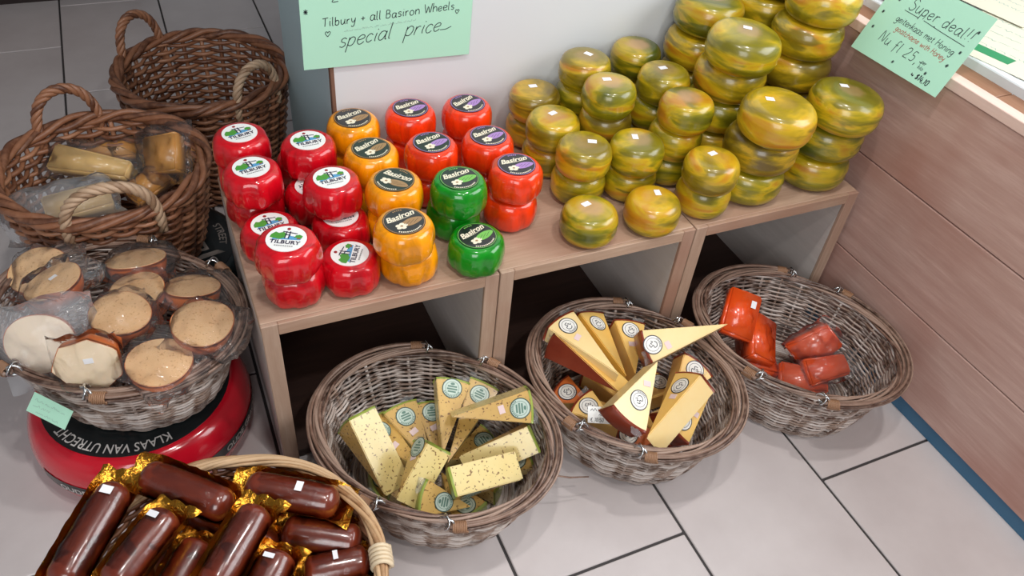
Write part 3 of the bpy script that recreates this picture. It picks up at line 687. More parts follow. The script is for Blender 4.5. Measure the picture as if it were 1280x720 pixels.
# ------------------------------------------------------------------ marbled goat cheese wheels
def goat_body(r, h):
    prof = []
    for i in range(19):
        a = -PI / 2 + PI * i / 18; cz = math.copysign(abs(math.sin(a)) ** .92, math.sin(a)); cr = abs(math.cos(a)) ** .62
        rr = r * (.55 + .45 * cr) if 0 < i < 18 else r * .50
        if i == 9: rr *= .972
        if i == 10: rr *= 1.006
        prof.append((rr, h / 2 + h / 2 * cz))
    return MB().lathe(prof, 56)
gmesh = {}
stk_me = None
gcount = 0
def goat(size, x, y, z, label, stick=None, turn=0.0, tilt=(0, 0)):
    global stk_me, gcount
    r, h = {'s': (.0525, .062), 'b': (.0715, .070)}[size]
    nm = 'small_goat_cheese' if size == 's' else 'large_goat_cheese'
    t = thing(nm, label, 'cheese', (x, y, z), 0, 'small marbled goat cheese wheels' if size == 's' else 'large marbled goat cheese wheels')
    if size not in gmesh: o = goat_body(r, h).build('rind', M['goat'], t); gmesh[size] = o.data
    else: o = link('rind', gmesh[size], t)
    rs = random.Random(gcount); gcount += 1
    o.rotation_euler = (0, 0, rs.uniform(0, 6.28)); t.rotation_euler = (R_(tilt[0]), R_(tilt[1]), 0)
    if stick:
        if stk_me is None: s = MB().box((-.0082, -.0056, 0), (.0082, .0056, .0005)).build('price_sticker', M['sticker'], t); stk_me = s.data
        else: s = link('price_sticker', stk_me, t)
        s.location = (stick[0], stick[1], h + .0003); s.rotation_euler = (0, 0, R_(turn))
def stack(size, spots, sayings, stick, turn=0.0, tilt=(0, 0)):
    h = .062 if size == 's' else .070
    for i, ((x, y), s) in enumerate(zip(spots, sayings)):
        top = i == len(spots) - 1
        goat(size, x, y, H + .0004 + i * (h + .0003), s, stick if top else None, turn, tilt if top else (0, 0))
S1 = lambda where: ['small goat cheese, ' + where]
def S2(where, names=('bottom', 'top')): return ['small goat cheese, %s of the %s' % (n, where) for n in names]
def S3(where): return S2(where, ('bottom', 'middle one', 'top'))
stack('s', [(.590, .040)], S1('lone one at the front edge by the red-orange stack'), (-.004, .012), 15)
stack('s', [(.718, .032)], S1('lone one at the front edge left of the third crate'), (.012, .012), 75)
stack('s', [(.628, .158), (.626, .149)], S2('stack right behind the left lone front wheel'), (.012, -.002), -25)
stack('s', [(.730, .140), (.728, .131)], S2('stack right behind the right lone front wheel'), (-.004, .008), 70)
stack('s', [(.614, .262), (.612, .252)], S2('stack third in the left goat file'), (-.001, .006), 20)
stack('s', [(.622, .362), (.621, .356)], S2('stack by the panel, leftmost of the goat cheeses'), (-.003, .008), -5)
stack('s', [(.842, .050), (.834, .038)], S2('stack at the front of the third crate, left end'), (.002, .010), 10)
stack('s', [(.834, .166), (.829, .156), (.833, .148)], S3('ring-marked stack, second in the right small file'), None)
stack('s', [(.725, .248), (.723, .246), (.716, .238)], S3('tall stack, third in the middle goat file'), (-.004, .010), -12)
stack('s', [(.722, .352), (.722, .352), (.720, .345)], S3('tall stack by the panel, middle goat file'), (.006, .005), -60)
stack('s', [(.846, .266), (.848, .262), (.848, .254)], S3('greenish tall stack third in the right small file'), (-.004, .006), 0)
stack('s', [(.846, .366), (.846, .366), (.848, .364)], S3('tall stack by the panel, right small file'), None)
B = lambda n, where: ['large goat cheese, %s of the %s' % (q, where) for q in n]
stack('b', [(.962, .074), (.966, .068), (.962, .052)], B(('bottom', 'middle one', 'top'), 'front stack of big wheels, left one'), (-.022, .014), -20, (4, 3))
stack('b', [(1.125, .072), (1.128, .068), (1.122, .050)], B(('bottom', 'middle one', 'top'), 'front stack of big wheels beside the plank wall'), (-.004, .018), -20, (2, 4))
stack('b', [(.976, .222), (.976, .222), (.974, .215), (.966, .196)], B(('bottom', 'second', 'third', 'top'), 'tall stack behind the front left big stack'), (.004, .010), -35, (4, 2))
stack('b', [(.985, .345)] * 3 + [(.990, .345)], B(('bottom', 'second', 'third', 'top'), 'stack touching the white panel in the back row'), (-.006, .0), -15, (0, 3))
stack('b', [(1.142, .218), (1.142, .218), (1.140, .218), (1.138, .214), (1.146, .208)], B(('bottom', 'second', 'yellow third', 'dark fourth', 'top'), 'tallest stack by the mint price sign'), None)
stack('b', [(1.140, .346)] * 3 + [(1.136, .346), (1.138, .344)], B(('bottom', 'second', 'third', 'yellow fourth', 'shaded top'), 'rear corner stack by wall and panel'), None)

# ------------------------------------------------------------------ cut wedges
def wedge_mesh(R, half, t, n=8):
    """sector of a wheel: tip at origin, triangular face at z = 0, body down to z = -t; returns body MB (mat0 cut faces, mat1 triangular faces) and rind MB"""
    a = [(-half + 2 * half * i / n) for i in range(n + 1)]; b = .004
    body = MB(); Ri = R - .0035
    top = [(.004, 0, 0)] + [(Ri * math.cos(q), Ri * math.sin(q), 0) for q in a]; bot = [(x, y, -t) for x, y, z in top]
    V = top + bot; m = len(top)
    bm = bmesh.new(); vs = [bm.verts.new(v) for v in V]
    ft = bm.faces.new(vs[:m]); fb = bm.faces.new(vs[m:][::-1])
    for i in range(m): bm.faces.new((vs[i], vs[m + i], vs[m + (i + 1) % m], vs[(i + 1) % m]))
    bm.normal_update()
    bmesh.ops.bevel(bm, geom=[e for e in bm.edges], offset=.0014, segments=2, affect='EDGES')
    bm.normal_update(); bm.verts.index_update()
    vv = [v.co[:] for v in bm.verts]; f0 = []; f1 = []
    for f in bm.faces: (f1 if abs(f.normal.z) > .9 else f0).append([v.index for v in f.verts])
    body.add(vv, f0, 0, False); k = body.n - len(vv)
    body.f += f1; body.m += [1] * len(f1); body.s += [False] * len(f1); bm.free()
    rind = MB(); prof = [(Ri - .001, .0002), (R - .0012, 0), (R, -b), (R, -t + b), (R - .0012, -t), (Ri - .001, -t - .0002)]
    V = [(r * math.cos(q), r * math.sin(q), z) for r, z in prof for q in [x * 1.0 for x in a]]; w = n + 1
    F = [[i * w + j, (i + 1) * w + j, (i + 1) * w + j + 1, i * w + j + 1] for i in range(len(prof) - 1) for j in range(n)]
    F += [[i * w for i in range(len(prof))], [i * w + n for i in range(len(prof))][::-1]]
    rind.add(V, F, 0, True)
    return body, rind
def round_label(kind):
    mb = MB(); R = .0185; mb.disc(R, 0, .0005, 0, 28); mb.disc(R * .90, .0005, .0007, 1, 28)
    mb.ring(R * .66, R * .70, .0009, 2, 28)
    if kind == 'teal':
        for k in range(11):
            a = R_(30 + k * 12.5); mb.poly([(R * q * math.cos(a + d), R * q * math.sin(a + d)) for q, d in ((.73, -.07), (.73, .07), (.86, .07), (.86, -.07))], .0009, 2)
        for y, w in ((.34, .40), (.08, .52), (-.18, .46)): mb.poly([(-w * R, (y - .08) * R), (w * R, (y - .08) * R), (w * R, (y + .08) * R), (-w * R, (y + .08) * R)], .0010, 2)
        mb.disc(R * .22, .0007, .0010, 2, 10, 0, -R * .45, R * .13)
        return mb, [M['label_ring'], M['label_teal'], M['label_mark']]
    mb.stroke(smooth2([(-.006, .004), (-.002, .008), (.004, .007), (.006, .002), (.001, 0), (.004, -.005), (-.002, -.007)]), .0014, .0010, 2)
    mb.stroke(smooth2([(-.008, -.002), (-.005, .001), (-.003, -.004), (-.001, -.001)]), .0012, .0010, 2)
    for k in range(8):
        a = R_(60 + k * 10); mb.poly([(R * q * math.cos(a + d), R * q * math.sin(a + d)) for q, d in ((.74, -.05), (.74, .05), (.84, .05), (.84, -.05))], .0010, 2)
    return mb, [M['label_ink'], M['label_white'], M['label_ink']]
lab_cache = {}
def tuft(parent, x, y, z, seed, s=1.0):
    """crumpled end of the plastic film"""
    rnd = random.Random(seed); mb = MB(); n = 5; V = [(x + .016 * s * i / n + rnd.uniform(-.002, .002), y + (j - 2) * .0055 * s * (1 + .3 * i / n) + rnd.uniform(-.002, .002), z + rnd.uniform(-.004, .004)) for i in range(n) for j in range(5)]
    mb.add(V, [[i * 5 + j, (i + 1) * 5 + j, (i + 1) * 5 + j + 1, i * 5 + j + 1] for i in range(n - 1) for j in range(4)], 0, False)
    return mb.build('film_end', M['film_hazy'], parent)
def wedge(name, label, group, tip, end, nrm, width, t, kind, mats, mode='tri', lab=.74, stick=None, seed=0, film=True, lx=0.0, labrot=90):
    tip, end = Vector(tip), Vector(end); X = end - tip; R = X.length
    half = math.asin(min(.9, width / 2 / R))
    root = thing(name, label, 'cheese', (0, 0, 0), 0, group)
    body, rind = wedge_mesh(R, half, t)
    body.build('body', [M[mats[0]], M[mats[1]]], root); rind.build('rind', M[mats[2]], root)
    if lab:
        if kind not in lab_cache: mb, ms = round_label(kind); o = mb.build('round_label', ms, root); lab_cache[kind] = o.data
        else: o = link('round_label', lab_cache[kind], root)
        o.location = (R * lab, lx, .0003); o.rotation_euler = (0, 0, R_(labrot))
        s = min(1.0, width * lab / .040); o.scale = (s, s, 1)
    if stick:
        s = MB().box((-.0075, -.0052, 0), (.0075, .0052, .0004)).build('price_sticker', M['pink_sticker'], root); s.location = (R * stick[0], stick[1], .0004); s.rotation_euler = (0, 0, R_(90 + seed * 7 % 30))
    if film: tuft(root, R - .006, width * .3 * (1 if seed % 2 else -1), -.004, seed)
    if mode == 'tri': frame(root, tip, X, Z=nrm)
    elif mode == 'cut+': frame(root, tip, X, Y=nrm)
    else: frame(root, tip, X, Y=-Vector(nrm))
    return root
HERB = ('paste_herb', 'paste_herb_side', 'rind_green'); gH = 'herb cheese wedges in the middle basket'
herb = [
 ('herb cheese wedge with long speckled side up at the left of the basket', (0.1421, -0.1771, 0.0750), (0.1026, -0.0428, 0.1350), (.30, -.45, .85), .064, .056, 'cut-', None, None),
 ('herb cheese wedge second from the left in the fan, labelled', (0.2271, -0.1553, 0.0720), (0.1537, -0.0310, 0.1120), (.30, -.25, .9), .072, .036, 'tri', .80, (.55, .004)),
 ('herb cheese wedge third from the left in the fan, labelled', (0.2390, -0.1512, 0.0700), (0.2135, -0.0162, 0.1150), (.12, -.35, .9), .070, .036, 'tri', .80, (.58, 0)),
 ('herb cheese wedge half hidden behind the tall one, fourth in the fan', (0.2486, -0.1497, 0.0680), (0.2736, -0.0210, 0.1050), (0, -.35, .9), .064, .036, 'tri', .82, (.60, 0)),
 ('tall herb cheese wedge with point straight down in the middle of the fan', (0.2508, -0.1495, 0.1050), (0.3133, -0.0322, 0.1650), (0, -.45, .88), .064, .036, 'tri', .86, None),
 ('narrow herb cheese wedge right of the tall one, label half covered', (0.2561, -0.1565, 0.0880), (0.3760, -0.0372, 0.1350), (-.1, -.4, .88), .060, .036, 'tri', .84, None),
 ('herb cheese wedge lying across the top right, label at its wide end', (0.2697, -0.1243, 0.1780), (0.4133, -0.1586, 0.1880), (-.02, -.72, .62), .060, .050, 'tri', .84, (.62, .002)),
 ('herb cheese wedge slanting below the topmost one, speckled side showing', (0.2730, -0.1577, 0.1050), (0.4080, -0.1599, 0.1450), (.05, -.62, .75), .056, .050, 'cut-', None, None),
 ('green-edged herb cheese wedge low at the right behind the front block', (0.2942, -0.1858, 0.0600), (0.4065, -0.1807, 0.0850), (.0, -.2, .95), .055, .034, 'tri', .76, None),
 ('big herb cheese wedge at the front right, broad speckled side up', (0.3640, -0.2514, 0.1250), (0.2369, -0.2382, 0.1100), (.05, -.40, .9), .055, .050, 'cut-', .76, None),
 ('herb cheese wedge at the front, green rind on its left', (0.2697, -0.2517, 0.0900), (0.1847, -0.2192, 0.1180), (.0, -.62, .78), .064, .040, 'tri', .55, None),
 ('herb cheese wedge leaning left of centre, label on its raised end', (0.1447, -0.2118, 0.1150), (0.2166, -0.1370, 0.1600), (.45, -.50, .74), .052, .050, 'cut-', .86, (.70, 0)),
 ('herb cheese wedge low at the front under the leaning one', (0.1988, -0.2248, 0.0550), (0.1729, -0.1513, 0.0750), (.1, -.4, .9), .055, .034, 'tri', .70, None),
]
for q, (ang_, d_) in enumerate(((200, 'front left'), (250, 'front'), (300, 'front right'), (345, 'right'), (30, 'back right'))):
    c_, s_ = math.cos(R_(ang_ - 20)), math.sin(R_(ang_ - 20)); o_ = (.250, -.125)
    herb.append(('herb cheese wedge lying flat in the bottom layer, its rind towards the basket %s' % d_, (o_[0] + .012 * c_, o_[1] + .012 * s_, .050), (o_[0] + .122 * c_, o_[1] + .122 * s_, .058), (-.1 * c_, -.1 * s_, 1), .070, .040, 'tri', .8, None))
for i, (lb, a, b, n, w, th, mo, la, stk) in enumerate(herb):
    wedge('herb_cheese_wedge', lb, gH, a, b, n, w, th, 'teal', HERB, mo, la, stk, i)
gG = 'golden cheese wedges in the right-centre basket'
GOLD = [
 ('pale golden wedge at the top left, label at its wide end', (0.5996, -0.1414, 0.1780), (0.5439, 0.0143, 0.2030), (.12, -.42, .9), .060, .036, 'tri', .84, (.66, .004), ('paste_pale', 'paste_pale', 'rind_brown')),
 ('deep yellow narrow wedge second from the left at the back', (0.6306, -0.1261, 0.1450), (0.6321, 0.0386, 0.1700), (.35, -.30, .88), .055, .040, 'tri', .80, None, ('paste_deep', 'paste_gold', 'rind_brown')),
 ('yellow wedge at the back centre, pointing down, label on top', (0.6503, -0.1243, 0.1400), (0.6991, -0.0054, 0.1650), (.0, -.40, .9), .055, .040, 'tri', .80, (.55, 0), ('paste_gold', 'paste_gold', 'rind_brown')),
 ('long pale wedge pointing right over the basket rim', (0.8311, -0.1360, 0.2350), (0.6604, -0.1127, 0.2050), (.0, -.50, .86), .054, .052, 'tri', .90, (.74, .008), ('paste_pale', 'paste_pale', 'rind_brown')),
 ('golden wedge with dark brown side at the left, long cut face up', (0.5960, -0.1638, 0.1500), (0.5118, -0.0126, 0.1650), (.38, -.30, .88), .060, .044, 'cut-', None, None, ('paste_gold', 'rind_brown', 'rind_brown')),
 ('pale wedge in the middle with red-brown rind at its lower left', (0.6581, -0.1631, 0.2250), (0.5491, -0.2505, 0.1950), (.10, -.58, .8), .066, .040, 'tri', .66, (.40, 0), ('paste_pale', 'paste_pale', 'rind_brown')),
 ('large golden wedge in the front centre, broad side facing out', (0.5833, -0.2667, 0.1500), (0.7170, -0.1863, 0.1950), (.45, -.58, .68), .060, .048, 'cut-', .78, (.62, 0), ('paste_pale', 'paste_gold', 'rind_brown')),
 ('golden wedge half hidden at the right behind the large one', (0.6865, -0.1967, 0.1250), (0.7769, -0.1487, 0.1600), (.25, -.30, .9), .060, .046, 'tri', .80, None, ('paste_gold', 'paste_gold', 'rind_brown')),
 ('golden wedge at the lower right pointing up, label near its foot', (0.7724, -0.2062, 0.1500), (0.6572, -0.2552, 0.1300), (.08, -.60, .78), .064, .044, 'tri', .78, (.55, .008), ('paste_pale', 'paste_gold', 'rind_brown')),
 ('shaded brown-sided wedge at the far left of the basket', (0.5672, -0.1236, 0.0900), (0.5188, -0.0553, 0.0850), (.05, -.40, .9), .060, .034, 'tri', .68, None, ('paste_gold', 'rind_orange', 'rind_brown')),
 ('small brown-rinded wedge behind the handwritten price card', (0.5769, -0.2060, 0.1100), (0.5315, -0.1181, 0.1150), (.1, -.45, .88), .058, .036, 'tri', .74, None, ('paste_gold', 'paste_gold', 'rind_brown')),
 ('brown wedge lowest at the front under the pale ones', (0.6710, -0.2435, 0.0850), (0.5793, -0.1983, 0.0850), (.0, -.5, .86), .058, .034, 'tri', .80, None, ('rind_orange', 'rind_orange', 'rind_brown')),
]
for ang_, d_ in ((95, 'rear'), (20, 'right'), (-60, 'front right'), (160, 'left')):
    c_, s_ = math.cos(R_(ang_)), math.sin(R_(ang_)); o_ = (.648, -.130)
    GOLD.append(('golden wedge flat in the bottom layer, rind towards the basket %s' % d_, (o_[0] + .012 * c_, o_[1] + .012 * s_, .052), (o_[0] + .118 * c_, o_[1] + .118 * s_, .060), (-.1 * c_, -.1 * s_, 1), .066, .036, 'tri', .8, None, ('paste_gold', 'paste_gold', 'rind_brown')))
for i, (lb, a, b, n, w, th, mo, la, stk, ms) in enumerate(GOLD):
    wedge('golden_cheese_wedge', lb, gG, a, b, n, w * (1.2 if mo == 'tri' else 1.08), th * (1.18 if mo == 'tri' else 1.0), 'white', ms, mo, la, stk, 20 + i)
pc = MB().box((-.024, -.015, 0), (.024, .015, .0006)); rnd = random.Random(5)
scribble(pc, -.019, .006, .036, .006, 0, .001, .0008, 1, rnd); scribble(pc, -.004, -.001, .018, .004, 0, .0009, .0008, 1, rnd); handwrite(pc, '€ 10.50', -.019, -.012, .0036, 0, .1, .0009, .0008, 1)
pc = pc.build('price_card', [M['white'], M['ink']]); tag(pc, 'small handwritten white price card among the golden wedges', 'card'); frame(pc, (0.5357, -0.1913, 0.1500), (.93, -.36, -.08), Z=(.05, -.55, .84))

# ------------------------------------------------------------------ bags and blocks
def bag_mesh(lx, ly, th, seed, nx=22, ny=16, lump=.5, flap=0.0):
    rnd = np.random.RandomState(seed); U = np.linspace(-1, 1, nx); Vv = np.linspace(-1, 1, ny); ph = rnd.uniform(0, 6, 6)
    top = []; bot = []
    for u in U:
        for v in Vv:
            e = max(0, (1 - abs(u) ** 3.2)) ** .6 * max(0, (1 - abs(v) ** 3.2)) ** .6
            cr = .16 * math.sin(7 * u + 5 * v + ph[0]) + .13 * math.sin(11 * v - 6 * u + ph[1]) + .10 * math.sin(15 * u + ph[2]) + rnd.uniform(-.08, .08)
            w = 1 + .04 * math.sin(6 * u + ph[3]); x = u * lx * (1 + .03 * math.sin(5 * v + ph[4])); y = v * ly * w
            if flap and u > .55: y *= 1 - .25 * flap * (u - .55) / .45
            edge = .25 * th * (math.sin(9 * u + 4 * v + ph[5]))
            top.append((x, y, th * e * (1 + lump * cr) + edge * (1 - e))); bot.append((x, y, -th * e * (.7 + lump * cr) + edge * (1 - e) - .0004))
    mb = MB(); F = [[i * ny + j, (i + 1) * ny + j, (i + 1) * ny + j + 1, i * ny + j + 1] for i in range(nx - 1) for j in range(ny - 1)]
    mb.add(top, F, 0, True); mb.add(bot, [f[::-1] for f in F], 0, True); return mb
def slab_mesh(lx, ly, t, seed, bev=.004, taper=0.0):
    rnd = random.Random(seed); bm = bmesh.new(); bmesh.ops.create_cube(bm, size=1)
    for v in bm.verts:
        v.co = Vector((v.co.x * 2 * lx * (1 + rnd.uniform(-.05, .05)), v.co.y * 2 * ly * (1 - taper * (v.co.x + .5)) * (1 + rnd.uniform(-.05, .05)), v.co.z * t))
    bmesh.ops.bevel(bm, geom=bm.edges[:], offset=bev, segments=2, affect='EDGES'); bmesh.ops.subdivide_edges(bm, edges=bm.edges[:], cuts=1)
    for v in bm.verts: v.co += Vector([rnd.uniform(-.0009, .0009) for _ in range(3)])
    return MB().bm(bm, 0, True)
def block(name, label, group, c, X, Z, lx, ly, t, m, seed, bag=None, sticker=None, taper=0.0):
    root = thing(name, label, 'cheese', (0, 0, 0), 0, group)
    slab_mesh(lx, ly, t, seed, taper=taper).build('body', M[m], root)
    if bag:
        b = bag_mesh(lx * bag[0], ly * bag[1], t * bag[2], seed + 50, flap=.6).build('plastic_bag', M[bag[3]], root); b.location = (lx * bag[4], 0, 0)
    if sticker:
        s = MB().box((-.008, -.0055, 0), (.008, .0055, .0005)).build('price_sticker', M['sticker'], root); s.location = (sticker[0], sticker[1], t / 2 + .0016)
    frame(root, c, X, Z=Z); return root
gR = 'red cheese blocks in the right basket'
block('red_cheese_block', 'bright orange-red vacuum-packed block with a white sticker, uppermost at left', gR, (0.9360, -0.0580, 0.1500), (.58, .66, .48), (-.15, -.62, .77), .050, .036, .032, 'paste_red', 1, (1.03, 1.03, .60, 'film_tight', 0), (.026, -.018))
block('red_cheese_block', 'orange-red block whose side shows right of the stickered one', gR, (0.9782, -0.0973, 0.1000), (.45, .70, .25), (.25, -.55, .8), .052, .034, .034, 'paste_red', 2, (1.03, 1.03, .6, 'film_tight', 0))
block('red_cheese_block', 'dark red block lowest at the left under the other two', gR, (0.9771, -0.1064, 0.0550), (.35, .75, .05), (.1, -.3, .95), .050, .036, .040, 'paste_rust', 3, (1.03, 1.03, .6, 'film_tight', 0))
block('red_cheese_block', 'rust-red bagged piece standing at the back of the right group', gR, (1.0858, -0.1468, 0.0950), (.6, -.1, .55), (-.1, -.72, .70), .048, .042, .040, 'paste_rust', 4, (1.2, 1.12, .70, 'film', .06), None, .35)
block('red_cheese_block', 'rust-red bagged piece with a clear bag end pointing right', gR, (1.0757, -0.1988, 0.0780), (.95, -.15, .1), (-.05, -.45, .88), .046, .028, .034, 'paste_rust', 5, (1.45, 1.15, .72, 'film', .34), None, .2)
block('red_cheese_block', 'rust-red bagged piece lying frontmost in the right basket', gR, (1.0299, -0.1940, 0.0550), (.85, -.45, .0), (-.1, -.35, .92), .050, .032, .036, 'paste_rust', 6, (1.3, 1.2, .75, 'film', .1), None, .2)

gB = 'bagged cheese pieces in the brown basket'
block('bagged_cheese', 'long pale bagged cheese wedge across the middle of the brown basket', gB, (-0.2233, 0.6720, 0.2720), (.86, -.42, -.10), (-.05, -.55, .82), .078, .028, .038, 'paste_yellow', 11, (1.22, 1.75, 1.0, 'film', .0), None, .3)
block('bagged_cheese', 'orange-tan bagged cheese piece leaning on the right inside of the brown basket', gB, (-0.0845, 0.6556, 0.2820), (.60, -.45, .30), (-.28, -.62, .72), .046, .040, .032, 'paste_orange', 12, (1.65, 1.75, .9, 'film', .1))
block('bagged_cheese', 'yellow bagged cheese piece under shiny plastic at the front of the brown basket', gB, (-0.2569, 0.5511, 0.2650), (.97, .18, .0), (.0, -.35, .94), .060, .030, .034, 'paste_yellow', 13, (1.75, 1.9, 1.3, 'film_hazy', -.5))
block('bagged_cheese', 'brownish flat bagged piece behind the long pale wedge', gB, (-0.1881, 0.7501, 0.2580), (.97, -.10, .0), (.0, -.4, .92), .070, .030, .026, 'paste_orange', 14, (1.2, 1.3, 1.0, 'film', 0))
block('bagged_cheese', 'orange piece low at the right of the brown basket, below the leaning one', gB, (-0.1273, 0.6230, 0.2350), (.75, .4, .2), (-.1, -.5, .85), .044, .028, .028, 'paste_orange', 15, (1.15, 1.2, 1.0, 'film', 0))

# smoked cheese halves
def half(label, c, Z, r, d, paste, seed, bag=(1.35, 1.25, .2), spin=0.0, film_m='film', facets=0, squash=1.0, sticker=None):
    rnd = random.Random(seed); root = thing('smoked_cheese_half', label, 'cheese', (0, 0, 0), 0, 'smoked cheese halves in the left basket')
    k1, k2 = rnd.uniform(0, 6), rnd.uniform(0, 6)
    def rf(a, u, z):
        q = 1 + .035 * math.sin(2 * a + k1) + .02 * math.sin(3 * a + k2)
        if facets: q *= math.cos(PI / facets) / math.cos(((a + k1) % (2 * PI / facets)) - PI / facets) * 1.08
        return q
    prof = [(r * .50, -d)] + [(r * (.62 + .38 * math.sin(a)) , -d * math.cos(a)) for a in np.linspace(.35, PI / 2, 7)] + [(r, -.001)]
    rb = MB().lathe(prof, 48, 0, rf).build('rind', M['rind_orange'], root)
    mb = MB(); P = [(r * .985 * rf(2 * PI * k / 48, 0, 0) * math.cos(2 * PI * k / 48), r * .985 * rf(2 * PI * k / 48, 0, 0) * math.sin(2 * PI * k / 48)) for k in range(48)]
    mb.add([(x, y, -.0012) for x, y in P] + [(x * .99, y * .99, .0008) for x, y in P], [[k, (k + 1) % 48, 48 + (k + 1) % 48, 48 + k] for k in range(48)] + [list(range(48, 96))], 0, False)
    mb.build('cut_face', M[paste], root)
    b = bag_mesh(r * bag[0], r * bag[1], .022, seed + 9, lump=.35, flap=.5).build('plastic_bag', M[film_m], root); b.location = (r * bag[2], 0, -d * .35); b.scale = (1, 1, max(1.0, (d * .8 + .004) / .022))
    if sticker:
        s = MB().box((-.007, -.0045, 0), (.007, .0045, .0005)).build('price_sticker', M['sticker'], root); s.location = (sticker[0], sticker[1], .0012)
    Zv = Vector(Z).normalized(); X = Vector((math.cos(spin), math.sin(spin), 0))
    frame(root, c, X - Zv * X.dot(Zv), Z=Zv); root.scale = (1, squash, 1); return root
half('tan smoked cheese half with herb specks at the far left, behind another', (-0.3219, 0.3400, 0.2900), (-.10, -.25, .95), .049, .034, 'paste_tan', 1, (1.22, 1.18, -.25), 2.9)
half('tan speckled smoked half with small sticker and red-brown rind, upper left', (-0.2931, 0.2652, 0.3180), (-.15, .05, .98), .050, .036, 'paste_tan', 2, (1.3, 1.2, .25), .6, squash=.8, sticker=(.006, .010))
half('smoked cheese half at the back of the basket, tilted away', (-0.1645, 0.3078, 0.3000), (.02, .32, .94), .049, .036, 'paste_tan', 3, (1.3, 1.3, .1), -.2)
half('smoked cheese half in the middle just behind the speckled middle one', (-0.1721, 0.2225, 0.2980), (-.12, -.12, .98), .045, .034, 'paste_tan', 4, (1.15, 1.15, .0), .0)
half('speckled smoked half in the centre under the silvery bag edge', (-0.1969, 0.1497, 0.3220), (.05, -.10, .98), .047, .036, 'paste_tan', 5, (1.2, 1.15, .0), .3)
half('large smoked half with orange rind at the right rim of the basket', (-0.0789, 0.0883, 0.3200), (.12, -.06, .98), .050, .038, 'paste_tan', 6, (1.25, 1.18, .25), -.5)
half('smoked cheese half deep in a hazy bag at the left front', (-0.3186, 0.1409, 0.3000), (-.15, -.82, .50), .050, .032, 'paste_cream', 7, (1.6, 1.4, .25), .15, 'film_hazy')
half('cream many-sided smoked half with brown rind at the front centre', (-0.2508, 0.0559, 0.3120), (-.22, -.93, .22), .047, .036, 'paste_cream', 8, (1.12, 1.1, .03), .2, 'film_tight', facets=7, sticker=(.004, .010))
half('smoked cheese half low at the front right under crumpled film', (-0.1524, 0.0375, 0.3060), (.05, -.12, .98), .048, .036, 'paste_tan', 9, (1.25, 1.3, .1), .6, 'film')
half('orange-rinded smoked half at the back right below a printed bag', (-0.0837, 0.2194, 0.2880), (.12, .30, .94), .048, .036, 'paste_tan', 10, (1.4, 1.2, .3), -.25)

# ------------------------------------------------------------------ smoked sausages in gold foil
def sausage_parts():
    r, l = .0255, .150; prof = [(.0008, 0)] + [(r * math.sin(a), r * .8 - r * .8 * math.cos(a)) for a in np.linspace(.25, PI / 2, 7)] + [(r * 1.01, l * .3), (r * 1.02, l * .5), (r, l * .75)]
    prof += [(r * math.sin(a), l - r * .8 - r * .8 * math.cos(a)) for a in np.linspace(PI / 2, PI - .25, 7)] + [(.0008, l)]
    body = MB().lathe([(q, z - l / 2) for q, z in prof], 28, 0, lambda a, u, z: 1 + .012 * math.sin(5 * a + 40 * z))
    body.v = [(z, x, y) for x, y, z in body.v]
    rnd = random.Random(4); nu, nv = 22, 9; V = []
    for i in range(nu):
        u = -1 + 2 * i / (nu - 1); x = u * (l / 2 + .024)
        fl = max(0, (abs(u) * (l / 2 + .024) - l / 2 + .012) / .036)
        for j in range(nv):
            b = -1 + 2 * j / (nv - 1); ang = b * R_(112)
            rr = (r + .0016)
            cx, cz = rr * math.sin(ang), -rr * math.cos(ang)
            if abs(b) > .72: cx *= 1.0 + .35 * (abs(b) - .72) / .28
            fx, fz = b * .034 * (1 + .1 * fl), .006 * math.sin(j * 2.2) - .004
            k = min(1, fl) ** .8; k = k * k * (3 - 2 * k)
            V.append((x + rnd.uniform(-.001, .001), cx * (1 - k) + fx * k + rnd.uniform(-.0008, .0008), cz * (1 - k) + fz * k + rnd.uniform(-.0012, .0012)))
    foil = MB(); foil.add(V, [[i * nv + j, i * nv + j + 1, (i + 1) * nv + j + 1, (i + 1) * nv + j] for i in range(nu - 1) for j in range(nv - 1)], 0, True)
    fm = MB(); V = []
    for i in range(16):
        x = -l / 2 * 1.04 + l * 1.04 * i / 15
        q = r * 1.05 * (1 - .9 * abs(2 * i / 15 - 1) ** 6)
        for j in range(9):
            ang = R_(-112 + 224 * j / 8); V.append((x, q * math.sin(ang) * (1.03 + .02 * math.sin(7 * i)), q * math.cos(ang) * (1.04 + .03 * math.sin(5 * i + j))))
    fm.add(V, [[i * 9 + j, (i + 1) * 9 + j, (i + 1) * 9 + j + 1, i * 9 + j + 1] for i in range(15) for j in range(8)], 0, True)
    return body, foil, fm
sb, sf, sm = sausage_parts(); smesh = {}
def sausage(label, a, b, roll=0.0, stick=None, up=(0, 0, 1)):
    root = thing('smoked_sausage', label, 'sausage', (0, 0, 0), 0, 'smoked sausages in gold foil')
    if not smesh:
        smesh['casing'] = sb.build('casing', M['sausage'], root).data; smesh['gold_foil'] = sf.build('gold_foil', M['foil'], root).data; smesh['clear_film'] = sm.build('clear_film', M['film_tight'], root).data
    else:
        for k_, me in smesh.items(): link(k_, me, root)
    if stick is not None:
        s = MB().box((-.0055, -.008, 0), (.0055, .008, .0006)).build('price_sticker', M['sticker'], root); s.location = (stick, 0, .0285)
    a, b = Vector(a), Vector(b); X = b - a; frame(root, (a + b) / 2, X, Z=Vector(up)); sc = X.length / .150
    root.matrix_world = root.matrix_world @ Matrix.Rotation(roll, 4, 'X') @ Matrix.Diagonal((sc, 1, 1, 1))
    return root
